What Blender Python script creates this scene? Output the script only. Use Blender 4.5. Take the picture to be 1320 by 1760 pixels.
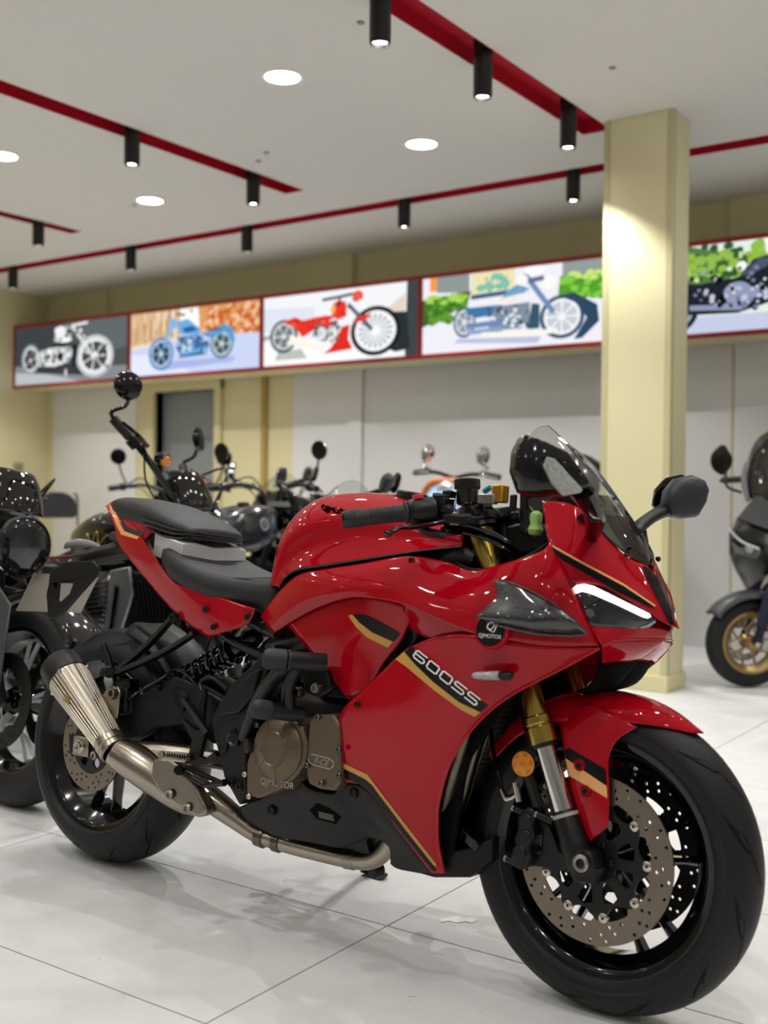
import bpy, bmesh, math, random
import numpy as np
from mathutils import Vector, Matrix, Euler
from mathutils.bvhtree import BVHTree
from mathutils.geometry import tessellate_polygon
random.seed(7)
for o in list(bpy.data.objects): bpy.data.objects.remove(o)
SC = bpy.context.scene
COL = SC.collection

# ------------------------------------------------------------------ camera
CAM_H, FPX = 0.9973, 1933.3
def cam_basis(yaw=math.radians(34.9), pitch=math.radians(-.78), roll=math.radians(.57)):
    fwd = Vector((-math.sin(yaw)*math.cos(pitch), math.cos(yaw)*math.cos(pitch), math.sin(pitch)))
    r = Vector((math.cos(yaw), math.sin(yaw), 0)); d = fwd.cross(r)
    c, s = math.cos(roll), math.sin(roll)
    return c*r - s*d, s*r + c*d, fwd
CR, CD, CF = cam_basis()
cam = bpy.data.cameras.new('camera'); camo = bpy.data.objects.new('camera', cam); COL.objects.link(camo)
mw = Matrix((CR, -CD, -CF)).transposed().to_4x4(); mw.translation = (0, 0, CAM_H); camo.matrix_world = mw
cam.sensor_fit = 'HORIZONTAL'; cam.sensor_width = 36; cam.lens = 36*FPX/1320
cam.clip_start = .05; cam.clip_end = 100
cam.dof.use_dof = True; cam.dof.focus_distance = 2.62; cam.dof.aperture_fstop = 3.6
SC.camera = camo
# ------------------------------------------------------------------ world, exposure
W = bpy.data.worlds.new('world'); SC.world = W; W.use_nodes = True
W.node_tree.nodes['Background'].inputs[0].default_value = (.6, .62, .65, 1)
W.node_tree.nodes['Background'].inputs[1].default_value = .05
SC.view_settings.view_transform = 'Standard'; SC.view_settings.look = 'None'
SC.view_settings.gamma = 1; SC.view_settings.use_curve_mapping = False
SC.view_settings.exposure = 0.18
SPOT_W, DOWN_W, SIGN_E = 40.0, 11.0, 0.95
SPOT_ANGLE = math.radians(104)

# ------------------------------------------------------------------ materials
def lin(h):
    v = [int(h[i:i+2], 16)/255 for i in (0, 2, 4)]
    return tuple((c/12.92 if c <= .04045 else ((c+.055)/1.055)**2.4) for c in v) + (1,)
MATS = {}
def mat(name, hexc, rough=.5, metal=0., coat=0., noise=0., nscale=30., bump=0., bscale=200., trans=0., alpha=1., emit=0., ior=1.5, spec=.5, aniso=0.):
    if name in MATS: return MATS[name]
    m = bpy.data.materials.new(name); m.use_nodes = True; nt = m.node_tree; b = nt.nodes['Principled BSDF']
    b.inputs['Base Color'].default_value = lin(hexc); b.inputs['Roughness'].default_value = rough
    b.inputs['Metallic'].default_value = metal; b.inputs['Coat Weight'].default_value = coat
    b.inputs['Coat Roughness'].default_value = .03; b.inputs['Coat IOR'].default_value = 1.4
    b.inputs['Transmission Weight'].default_value = trans; b.inputs['IOR'].default_value = ior
    b.inputs['Alpha'].default_value = alpha; b.inputs['Specular IOR Level'].default_value = spec
    b.inputs['Anisotropic'].default_value = aniso
    if emit:
        b.inputs['Emission Color'].default_value = lin(hexc); b.inputs['Emission Strength'].default_value = emit
    tc = None
    if noise or bump:
        tc = nt.nodes.new('ShaderNodeTexCoord')
    if noise:
        n = nt.nodes.new('ShaderNodeTexNoise'); n.inputs['Scale'].default_value = nscale; n.inputs['Detail'].default_value = 6
        nt.links.new(tc.outputs['Object'], n.inputs['Vector'])
        r = nt.nodes.new('ShaderNodeMix'); r.data_type = 'RGBA'
        c = lin(hexc)
        r.inputs[6].default_value = tuple(max(0, x*(1-noise)) for x in c[:3]) + (1,)
        r.inputs[7].default_value = tuple(min(1, x*(1+noise)) for x in c[:3]) + (1,)
        nt.links.new(n.outputs['Fac'], r.inputs[0]); nt.links.new(r.outputs[2], b.inputs['Base Color'])
    if bump:
        n2 = nt.nodes.new('ShaderNodeTexNoise'); n2.inputs['Scale'].default_value = bscale; n2.inputs['Detail'].default_value = 3
        nt.links.new(tc.outputs['Object'], n2.inputs['Vector'])
        bp = nt.nodes.new('ShaderNodeBump'); bp.inputs['Strength'].default_value = bump; bp.inputs['Distance'].default_value = .002
        nt.links.new(n2.outputs['Fac'], bp.inputs['Height']); nt.links.new(bp.outputs['Normal'], b.inputs['Normal'])
    MATS[name] = m; return m
def emat(hexc, strength):
    k = 'lit_print_%s_%.2f' % (hexc, strength)
    if k in MATS: return MATS[k]
    m = bpy.data.materials.new(k); m.use_nodes = True; nt = m.node_tree; nt.nodes.remove(nt.nodes['Principled BSDF'])
    e = nt.nodes.new('ShaderNodeEmission'); e.inputs[0].default_value = lin(hexc); e.inputs[1].default_value = strength
    nt.links.new(e.outputs[0], nt.nodes['Material Output'].inputs[0]); MATS[k] = m; return m

def tile_mat():
    m = bpy.data.materials.new('marble_tile'); m.use_nodes = True; nt = m.node_tree; b = nt.nodes['Principled BSDF']
    g = nt.nodes.new('ShaderNodeNewGeometry')
    n1 = nt.nodes.new('ShaderNodeTexNoise'); n1.inputs['Scale'].default_value = 1.6; n1.inputs['Detail'].default_value = 8; n1.inputs['Distortion'].default_value = 1.2
    n2 = nt.nodes.new('ShaderNodeTexNoise'); n2.inputs['Scale'].default_value = 9; n2.inputs['Detail'].default_value = 8; n2.inputs['Distortion'].default_value = .8
    nt.links.new(g.outputs['Position'], n1.inputs['Vector']); nt.links.new(g.outputs['Position'], n2.inputs['Vector'])
    r = nt.nodes.new('ShaderNodeValToRGB')
    r.color_ramp.elements[0].position = .3; r.color_ramp.elements[0].color = lin('cfcfce')
    r.color_ramp.elements[1].position = .62; r.color_ramp.elements[1].color = lin('e6e6e5')
    e = r.color_ramp.elements.new(.47); e.color = lin('dcdcdb')
    mx = nt.nodes.new('ShaderNodeMix'); mx.data_type = 'FLOAT'; mx.inputs[0].default_value = .3
    nt.links.new(n1.outputs['Fac'], mx.inputs[2]); nt.links.new(n2.outputs['Fac'], mx.inputs[3])
    nt.links.new(mx.outputs[0], r.inputs[0])
    # small dark scuffs
    n3 = nt.nodes.new('ShaderNodeTexNoise'); n3.inputs['Scale'].default_value = 24; n3.inputs['Detail'].default_value = 2; n3.inputs['Distortion'].default_value = 2.5
    nt.links.new(g.outputs['Position'], n3.inputs['Vector'])
    r3 = nt.nodes.new('ShaderNodeValToRGB'); r3.color_ramp.elements[0].position = .225; r3.color_ramp.elements[0].color = (.55, .53, .5, 1)
    r3.color_ramp.elements[1].position = .25; r3.color_ramp.elements[1].color = (1, 1, 1, 1)
    nt.links.new(n3.outputs['Fac'], r3.inputs[0])
    mm = nt.nodes.new('ShaderNodeMix'); mm.data_type = 'RGBA'; mm.blend_type = 'MULTIPLY'; mm.inputs[0].default_value = 1
    nt.links.new(r.outputs[0], mm.inputs[6]); nt.links.new(r3.outputs[0], mm.inputs[7])
    nt.links.new(mm.outputs[2], b.inputs['Base Color'])
    b.inputs['Roughness'].default_value = .42; b.inputs['Specular IOR Level'].default_value = .35
    MATS['marble_tile'] = m; return m

# ------------------------------------------------------------------ mesh helpers
def link(o, parent=None, label=None, cat=None, group=None, kind=None):
    COL.objects.link(o)
    if parent is not None: o.parent = parent
    if label: o['label'] = label
    if cat: o['category'] = cat
    if group: o['group'] = group
    if kind: o['kind'] = kind
    return o
def empty(name, loc=(0, 0, 0), rot=(0, 0, 0), **k):
    o = bpy.data.objects.new(name, None); o.empty_display_size = .1
    o.location = loc; o.rotation_euler = rot; return link(o, **k)
def mk(name, data, m, parent=None, smooth=True, angle=35, bevel=0, solid=0, solid_off=0, subsurf=0, seg=2, **k):
    v, f = data
    me = bpy.data.meshes.new(name); me.from_pydata([tuple(p) for p in v], [], f); me.validate()
    ms = m if isinstance(m, (list, tuple)) else [m]
    for x in ms: me.materials.append(x)
    bm = bmesh.new(); bm.from_mesh(me)
    if not solid:
        bmesh.ops.recalc_face_normals(bm, faces=bm.faces)
    a = math.radians(angle)
    for fc in bm.faces: fc.smooth = smooth
    for e in bm.edges:
        if len(e.link_faces) == 2 and e.calc_face_angle(0) > a: e.smooth = False
    bm.to_mesh(me); bm.free()
    o = bpy.data.objects.new(name, me); link(o, parent, **k)
    if solid:
        md = o.modifiers.new('solid', 'SOLIDIFY'); md.thickness = solid; md.offset = solid_off
        md.use_even_offset = False
    if bevel:
        md = o.modifiers.new('bevel', 'BEVEL'); md.width = bevel; md.segments = seg; md.limit_method = 'ANGLE'; md.angle_limit = a
        md.harden_normals = False
    if subsurf:
        md = o.modifiers.new('sub', 'SUBSURF'); md.levels = subsurf; md.render_levels = subsurf
    return o
def join(*ds):
    V, F = [], []
    for v, f in ds:
        n = len(V); V += [tuple(p) for p in v]; F += [tuple(i+n for i in q) for q in f]
    return V, F
def xf(d, M):
    return [tuple(M @ Vector(p)) for p in d[0]], d[1]
def box(c, s, R=None):
    hx, hy, hz = s[0]/2, s[1]/2, s[2]/2
    v = [Vector((x*hx, y*hy, z*hz)) for x in (-1, 1) for y in (-1, 1) for z in (-1, 1)]
    if R is not None: v = [R @ p for p in v]
    v = [p+Vector(c) for p in v]
    return v, [(0, 1, 3, 2), (4, 6, 7, 5), (0, 4, 5, 1), (2, 3, 7, 6), (0, 2, 6, 4), (1, 5, 7, 3)]
def boxb(x0, x1, y0, y1, z0, z1):
    return box(((x0+x1)/2, (y0+y1)/2, (z0+z1)/2), (x1-x0, y1-y0, z1-z0))
def frame_of(d):
    d = Vector(d).normalized(); u = Vector((0, 0, 1)) if abs(d.z) < .9 else Vector((1, 0, 0))
    a = d.cross(u).normalized(); b = a.cross(d).normalized(); return d, a, b
def catmull(pts, n=8, closed=False):
    P = [Vector(p) for p in pts]; out = []; N = len(P)
    rng = range(N) if closed else range(N-1)
    for i in rng:
        if closed: p0, p1, p2, p3 = P[(i-1) % N], P[i], P[(i+1) % N], P[(i+2) % N]
        else:
            p1, p2 = P[i], P[i+1]; p0 = P[i-1] if i > 0 else p1*2-p2; p3 = P[i+2] if i+2 < N else p2*2-p1
        for k in range(n):
            t = k/n
            out.append(.5*((2*p1)+(p2-p0)*t+(2*p0-5*p1+4*p2-p3)*t*t+(3*p1-p0-3*p2+p3)*t**3))
    if not closed: out.append(P[-1])
    return out
def tube(path, r, seg=12, smooth=0, cap=True, flat=1.0):
    """sweep; r = number or list per control point"""
    P = [Vector(p) for p in path]
    rr = list(r) if isinstance(r, (list, tuple)) else [r]*len(P)
    if smooth:
        q = [Vector((x, 0, 0)) for x in rr]
        rr = [max(1e-4, x.x) for x in catmull(q, smooth)]; P = catmull(P, smooth)
    V, F = [], []; prev = None
    for i, p in enumerate(P):
        t = (P[min(i+1, len(P)-1)]-P[max(i-1, 0)])
        if t.length < 1e-9: t = Vector((1, 0, 0))
        t.normalize()
        if prev is None: _, a, b = frame_of(t)
        else:
            a = prev - t*prev.dot(t)
            if a.length < 1e-6: _, a, b = frame_of(t)
            a.normalize(); b = a.cross(t).normalized()
        prev = a
        for k in range(seg):
            an = 2*math.pi*k/seg
            V.append(p + (a*math.cos(an) + b*math.sin(an)*flat)*rr[i])
    for i in range(len(P)-1):
        for k in range(seg):
            k2 = (k+1) % seg
            F.append((i*seg+k, i*seg+k2, (i+1)*seg+k2, (i+1)*seg+k))
    if cap:
        F.append(tuple(range(seg))[::-1]); n = (len(P)-1)*seg; F.append(tuple(range(n, n+seg)))
    return V, F
def lathe(prof, o=(0, 0, 0), d=(0, 1, 0), seg=32, closed=False, a0=0, a1=2*math.pi):
    """prof: list of (radius, along) ; axis d through o"""
    d, a, b = frame_of(d); o = Vector(o); V, F = [], []; full = abs(a1-a0-2*math.pi) < 1e-6
    ns = seg if full else seg+1
    for k in range(ns):
        an = a0+(a1-a0)*k/seg; u = a*math.cos(an)+b*math.sin(an)
        for r, h in prof: V.append(o+d*h+u*max(r, 1e-5))
    n = len(prof); m = n if closed else n-1
    for k in range(seg):
        k2 = (k+1) % ns
        for j in range(m):
            j2 = (j+1) % n
            F.append((k*n+j, k2*n+j, k2*n+j2, k*n+j2))
    return V, F
def cyl(p0, p1, r, seg=20, r2=None, ch=0):
    p0, p1 = Vector(p0), Vector(p1); L = (p1-p0).length; r2 = r if r2 is None else r2
    if ch: pr = [(0, 0), (r-ch, 0), (r, ch), (r2, L-ch), (r2-ch, L), (0, L)]
    else: pr = [(0, 0), (r, 0), (r2, L), (0, L)]
    return lathe(pr, p0, p1-p0, seg)
def loft(secs, cap=True, closed=True):
    n = len(secs[0]); V = [Vector(p) for s in secs for p in s]; F = []
    for i in range(len(secs)-1):
        for k in range(n if closed else n-1):
            k2 = (k+1) % n; F.append((i*n+k, i*n+k2, (i+1)*n+k2, (i+1)*n+k))
    if cap and closed:
        F.append(tuple(range(n))[::-1]); q = (len(secs)-1)*n; F.append(tuple(range(q, q+n)))
    return V, F
def grid(rows, nu=5, nv=5):
    """bicubic surface through control rows (equal length)"""
    R = [catmull(r, nu) for r in rows]; m = len(R[0])
    cols = [catmull([r[j] for r in R], nv) for j in range(m)]
    n = len(cols[0]); V = [cols[j][i] for i in range(n) for j in range(m)]
    F = [(i*m+j, i*m+j+1, (i+1)*m+j+1, (i+1)*m+j) for i in range(n-1) for j in range(m-1)]
    return V, F
def prism(poly, off):
    """extrude planar polygon of 3D points by vector off; concave ok"""
    P = [Vector(p) for p in poly]; n = len(P); off = Vector(off)
    V = P + [p+off for p in P]
    tri = tessellate_polygon([P])
    F = [tuple(t) for t in tri] + [tuple(i+n for i in t)[::-1] for t in tri]
    F += [(i, (i+1) % n, (i+1) % n+n, i+n) for i in range(n)]
    return V, F
def plate(poly, off, name, m, parent, bevel=.002, **k):
    """ngon prism as clean mesh with bevel"""
    P = [Vector(p) for p in poly]; n = len(P); off = Vector(off)
    V = P+[p+off for p in P]
    F = [tuple(range(n)), tuple(range(n, 2*n))[::-1]]+[(i, (i+1) % n, (i+1) % n+n, i+n) for i in range(n)]
    return mk(name, (V, F), m, parent, bevel=bevel, angle=30, **k)
def mirror(d):
    return [(p[0], -p[1], p[2]) for p in d[0]], [tuple(reversed(f)) for f in d[1]]
def text_mesh(s, size=1., shear=0., spacing=1., bold=0.):
    cu = bpy.data.curves.new('t', 'FONT'); cu.body = s; cu.size = size; cu.shear = shear; cu.space_character = spacing
    cu.offset = 0; cu.align_x = 'CENTER'; cu.align_y = 'CENTER'; cu.resolution_u = 3
    o = bpy.data.objects.new('t', cu); COL.objects.link(o)
    me = o.to_mesh(); v = [p.co.copy() for p in me.vertices]; f = [tuple(q.vertices) for q in me.polygons]
    o.to_mesh_clear(); bpy.data.objects.remove(o); bpy.data.curves.remove(cu)
    return v, f
def copy_tree(o, parent=None, remap=None):
    c = o.copy(); COL.objects.link(c); c.parent = parent
    if remap and c.type == 'MESH':
        for s in c.material_slots:
            nm = s.material.name
            if nm in remap: s.link = 'OBJECT'; s.material = remap[nm]
    for ch in o.children: copy_tree(ch, c, remap)
    return c
# ================================================================== ROOM
XL, XR, YB, YF, ZC = -9.45, 3.6, 7.5, -4.2, 3.0
M_BEIGE = mat('beige_paint', 'd8cfa3', .55, noise=.03, nscale=3)
M_BEIGE_UP = M_BEIGE
M_WHITEW = mat('white_paint', 'dad9d7', .6, noise=.025, nscale=2.5)
M_CEIL = mat('ceiling_paint', 'dedbd6', .8)
M_RED = mat('red_channel_paint', 'b30c2a', .45)
M_REDF = mat('red_frame_paint', 'a3161f', .45)
M_GREYDOOR = mat('grey_door', '8b8f90', .6, noise=.03, nscale=4)
M_GROUT = mat('grout', '4a4845', .9)
tile_mat()
fl = mk('floor', boxb(XL, XR, YF, YB, -.1, -.006), M_GROUT, kind='structure', smooth=False)
tx0, ty0, tw, tl = -1.475, 1.543, 1.2, .6
base = None
for i in range(-8, 6):
    for j in range(-11, 12):
        x0, y0 = tx0+i*tw, ty0+j*tl
        x1, y1 = x0+tw, y0+tl
        if x1 < XL+.01 or x0 > XR-.01 or y1 < YF+.01 or y0 > YB-.01: continue
        if x0 >= XL and x1 <= XR and y0 >= YF and y1 <= YB:
            if base is None:
                g = .0020
                base = mk('tile', boxb(g, tw-g, g, tl-g, -.012, 0), MATS['marble_tile'], fl, bevel=.001, seg=1, smooth=False)
                base.location = (x0, y0, 0); continue
            o = base.copy(); COL.objects.link(o); o.parent = fl; o.location = (x0, y0, 0)
        else:
            a0, a1, b0, b1 = max(x0, XL), min(x1, XR), max(y0, YF), min(y1, YB)
            mk('tile', boxb(a0+.0013, a1-.0013, b0+.0013, b1-.0013, -.012, 0), MATS['marble_tile'], fl, smooth=False)
# walls
wl = mk('wall_left', boxb(XL-.12, XL, YF, YB, 0, ZC), M_BEIGE, kind='structure', smooth=False)
wr = mk('wall_right', boxb(XR, XR+.12, YF, YB, 0, ZC), M_WHITEW, kind='structure', smooth=False)
wf = mk('wall_front', boxb(XL, XR, YF-.12, YF, 0, ZC), M_WHITEW, kind='structure', smooth=False)
DX0, DX1, DZ = -7.87, -7.09, 1.96
wb = mk('wall_back', join(boxb(XL, DX0, YB, YB+.15, 0, ZC), boxb(DX1, XR, YB, YB+.15, 0, ZC), boxb(DX0, DX1, YB, YB+.15, DZ, ZC)), M_BEIGE, kind='structure', smooth=False)
def wallpart(name, x0, x1, z0, z1, t, m, parent=wb, y=YB):
    return mk(name, boxb(x0, x1, y-t, y-.0005, z0, z1), m, parent, smooth=False, bevel=.003, seg=1)
wallpart('white_panel', -9.35, -8.13, 0, 2.3, .012, M_WHITEW)
wallpart('white_panel', -6.19, -5.56, 0, 2.3, .012, M_WHITEW)
wallpart('white_panel', -5.44, -2.40, 0, 2.3, .012, M_WHITEW)
wallpart('white_panel', -2.38, XR, 0, 2.3, .03, M_WHITEW)
wallpart('pilaster', -5.56, -5.44, 0, 2.3, .035, M_WHITEW)
wallpart('corner_strip', -6.54, -6.48, 0, 2.3, .03, mat('ochre_strip', 'a8904e', .6))
wallpart('upper_panel', -7.6, -6.1, 2.3, ZC, .012, M_BEIGE)
wallpart('upper_panel', -6.09, -5.54, 2.3, ZC, .05, M_BEIGE)
wallpart('upper_panel', -2.42, XR, 2.3, ZC, .05, M_BEIGE)
wallpart('conduit', -8.62, -8.54, 2.3, ZC, .03, M_BEIGE)
# door
dr = mk('door_1', boxb(DX0, DX1, YB+.09, YB+.13, 0, DZ), M_GREYDOOR, kind='structure', smooth=False)
mk('door_frame', join(boxb(DX0-.13, DX0, YB-.04, YB+.15, 0, DZ+.13), boxb(DX1, DX1+.08, YB-.04, YB+.15, 0, DZ+.13), boxb(DX0-.13, DX1+.08, YB-.041, YB+.15, DZ, DZ+.13)), mat('door_frame_paint', 'd2c89c', .5), dr, smooth=False)
mk('door_handle', join(cyl((-7.2, YB+.09, .98), (-7.2, YB+.03, .98), .012), cyl((-7.2, YB+.035, .98), (-7.33, YB+.035, .98), .01)), mat('brushed_steel', '9a9a98', .35, 1), dr)
# socket on the left wall
sw = empty('wall_switch', (XL+.001, 7.138, 1.238), label='small olive switch plate on the yellow left wall', cat='switch')
mk('plate', box((.005, 0, 0), (.01, .12, .13)), mat('switch_plastic', '9c9872', .5), sw, bevel=.003)
mk('rocker', box((.013, 0, 0), (.008, .05, .08)), mat('switch_rocker', '88845f', .5), sw, bevel=.002)
# ceiling with recessed red channels
CH = [(-2.68, -2.51, -1.5, 5.72), (-4.84, -4.68, -1.5, 5.76), (-6.97, -6.84, -1.5, 5.74), (-8.9, XR-.6, 6.27, 6.42), (-.36, -.2, -1.5, 5.72), (1.8, 1.96, -1.5, 5.72)]
xs = sorted({XL, XR} | {c for h in CH for c in h[:2]}); ys = sorted({YF, YB} | {c for h in CH for c in h[2:]})
cells = []
for i in range(len(xs)-1):
    for j in range(len(ys)-1):
        mx, my = (xs[i]+xs[i+1])/2, (ys[j]+ys[j+1])/2
        if any(h[0] < mx < h[1] and h[2] < my < h[3] for h in CH): continue
        cells.append(boxb(xs[i], xs[i+1], ys[j], ys[j+1], ZC, ZC+.2))
ce = mk('ceiling', join(*cells), M_CEIL, kind='structure', smooth=False)
for a0, a1, b0, b1 in CH:
    d = .075; t = .004
    mk('light_channel', join(boxb(a0, a1, b0, b1, ZC+d, ZC+d+.02), boxb(a0, a0+t, b0, b1, ZC+.0005, ZC+d), boxb(a1-t, a1, b0, b1, ZC+.0005, ZC+d), boxb(a0, a1, b0, b0+t, ZC+.0005, ZC+d), boxb(a0, a1, b1-t, b1, ZC+.0005, ZC+d)), M_RED, ce, smooth=False)
# sprinkler plugs / screw caps on the ceiling
for px, py in ((-2.83, 3.85), (-2.15, 4.9), (-4.35, 5.0), (-4.5, 5.1), (-5.9, 5.4)):
    mk('ceiling_cap', cyl((px, py, ZC), (px, py, ZC-.006), .017, 12), mat('cap_grey', '8d8a86', .5), ce)
# pillar
PX0, PX1, PY0, PY1 = -2.483, -2.112, 5.58, 5.83
pil = mk('pillar', boxb(PX0, PX1, PY0, PY1, 0, ZC), mat('pillar_panel', 'e3dbb0', .42, noise=.03, nscale=5), kind='structure', smooth=False, bevel=.006)
mk('baseboard', boxb(PX0-.012, PX1+.012, PY0-.012, PY1+.012, 0, .085), mat('pillar_base', 'ded5a6', .45), pil, bevel=.004)
mt = mat('pillar_trim', 'c8c195', .4)
for sx, sy in ((PX1-.012, PY0), (PX0+.012, PY0)):
    mk('corner_trim', boxb(sx-.018, sx+.018, sy-.004, sy+.02, .085, ZC), mt, pil, bevel=.002)
mk('panel_seam', boxb(PX1-.002, PX1+.002, PY0+.02, PY0+.05, .085, ZC), mt, pil, bevel=.0005)

# ------------------------------------------------------------------ lamps
M_BLACKLAMP = mat('lamp_black', '0b0b0c', .45)
M_LENS = emat('fff8ee', 60.0)
M_LENS2 = emat('fff9f0', 16.0)
M_CHROME = mat('chrome', 'dadada', .08, 1)
def spot_lamp(x, y, zb, label, group='black tube spotlights in the ceiling channels', r=.043):
    e = empty('tube_spotlight', (x, y, zb), label=label, cat='spotlight', group=group)
    top = ZC+.075-zb
    mk('tube', lathe([(0, top), (r, top), (r, .012), (r-.003, 0), (r-.007, 0), (r-.012, .03), (0, .03)], (0, 0, 0), (0, 0, 1), 28), M_BLACKLAMP, e)
    mk('reflector', lathe([(r-.0075, .001), (r-.013, .028)], (0, 0, 0), (0, 0, 1), 28), M_CHROME, e, solid=.001)
    mk('lens', lathe([(0, .012), (.02, .014), (r-.0125, .024)], (0, 0, 0), (0, 0, 1), 24), M_LENS, e)
    L = bpy.data.lights.new('spot_bulb', 'SPOT'); L.energy = SPOT_W*(1.6 if 'outside' not in group else .76); L.spot_size = SPOT_ANGLE; L.spot_blend = .55; L.shadow_soft_size = .014
    L.color = (1, .988, .965)
    lo = bpy.data.objects.new('spot_bulb', L); COL.objects.link(lo); lo.parent = e; lo.location = (0, 0, -.006)
def down_light(x, y, label, group='round recessed ceiling downlights'):
    e = empty('recessed_downlight', (x, y, ZC), label=label, cat='downlight', group=group)
    mk('trim_ring', lathe([(.105, 0), (.105, -.004), (.085, -.007), (.083, -.002)], (0, 0, 0), (0, 0, 1), 40), mat('downlight_ring', 'eeeeec', .4), e)
    mk('diffuser', lathe([(0, -.0035), (.083, -.0035)], (0, 0, 0), (0, 0, 1), 40), M_LENS2, e)
    L = bpy.data.lights.new('downlight_bulb', 'SPOT'); L.energy = DOWN_W*(1.0 if 'outside' not in group else .8); L.spot_size = math.radians(158); L.spot_blend = .6; L.shadow_soft_size = .075
    L.color = (1, .988, .965)
    lo = bpy.data.objects.new('downlight_bulb', L); COL.objects.link(lo); lo.parent = e; lo.location = (0, 0, -.012)
spots = [(-2.595, 3.66, 2.79, 'black tube spotlight cut by the top edge of the photo'),
 (-2.57, 4.43, 2.80, 'black tube spotlight midway along the wide red channel near the pillar'),
 (-2.57, 5.31, 2.80, 'black tube spotlight at the pillar end of the wide red channel'),
 (-3.03, 6.34, 2.82, 'black tube spotlight just left of the pillar on the long rear channel'),
 (-4.28, 6.34, 2.82, 'black tube spotlight on the rear channel above the right end of the red motorcycle poster'),
 (-5.70, 6.34, 2.82, 'black tube spotlight on the rear channel above the seam of the blue and red posters'),
 (-6.96, 6.34, 2.82, 'black tube spotlight on the rear channel above the seam of the grey and blue posters'),
 (-8.48, 6.34, 2.82, 'black tube spotlight at the far left end of the rear channel'),
 (-4.75, 4.33, 2.82, 'black tube spotlight in the middle of the left red channel'),
 (-4.77, 5.36, 2.83, 'black tube spotlight near the end of the left red channel'),
 (-6.90, 5.38, 2.83, 'black tube spotlight on the short red channel at the left edge')]
for s in spots: spot_lamp(*s)
far = 'black tube spotlight in a red channel behind the camera'
for cx in (-2.595, -4.76, -6.9, -.28, 1.88):
    for cy in (-1.0, 0.2, 1.4, 2.6, 3.7, 4.7):
        if cy > 3.5 and cx < -1 and cx > -5: continue
        spot_lamp(cx, cy, 2.81, far, 'spotlights outside the frame')
for cx in (-.28, 1.88): spot_lamp(cx, 6.34, 2.82, far, 'spotlights outside the frame')
for x, y, l in ((-3.505, 4.14, 'glowing round downlight beside the wide red channel, largest in view'), (-3.505, 5.36, 'glowing round downlight between the pillar and the left channel'), (-5.72, 5.38, 'glowing round downlight left of the left red channel end'), (-5.71, 4.19, 'glowing round downlight cut by the left edge'), (-3.505, 2.98, 'glowing round downlight cut by the top edge')):
    down_light(x, y, l)
for x in (-7.9, -5.71, -3.505, -1.3, .9):
    for y in (-1.4, .6, 1.78, 2.98, 4.16, 5.36):
        if (x in (-5.71,) and y > 4) or (x == -3.505 and y > 2.5): continue
        if x in (-7.9, .9) and y in (1.78, 4.16): continue
        down_light(x, y, 'round downlight in the ceiling behind or beside the camera', 'downlights outside the frame')

# ------------------------------------------------------------------ light box sign
BY, BZ0, BZ1 = 7.083, 2.035, 2.655
PB = [-9.45, -7.79, -6.195, -4.627, -3.04, -1.45, .14]
lb = empty('light_box_sign', (XL, BY, BZ0), label='long red-framed light box with motorcycle posters along the back wall', cat='light box')
inv = Matrix.Translation((-XL, -BY, -BZ0))
def lbp(name, d, m, parent=None, **k):
    return mk(name, xf(d, inv) if parent is None else xf(d, inv), m, parent or lb, **k)
lbp('housing', boxb(XL+.002, PB[-1], BY+.02, YB-.06, BZ0+.002, BZ1-.002), M_BEIGE, smooth=False)
ft = .028
lbp('frame_rail', boxb(XL+.002, PB[-1], BY-.012, BY+.03, BZ0, BZ0+ft), M_REDF, smooth=False, bevel=.003)
lbp('frame_rail', boxb(XL+.002, PB[-1], BY-.012, BY+.03, BZ1-ft, BZ1), M_REDF, smooth=False, bevel=.003)
for i, x in enumerate(PB):
    w = .018
    x0 = x+.002 if i == 0 else x-w
    lbp('frame_divider', boxb(x0, x+w, BY-.0115, BY+.03, BZ0+ft, BZ1-ft), M_REDF, smooth=False, bevel=.002)
def ell(cx, cy, rx, ry, n=28, a0=0, a1=2*math.pi):
    return [(cx+rx*math.cos(a0+(a1-a0)*i/n), cy+ry*math.sin(a0+(a1-a0)*i/n)) for i in range(n)]
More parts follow.
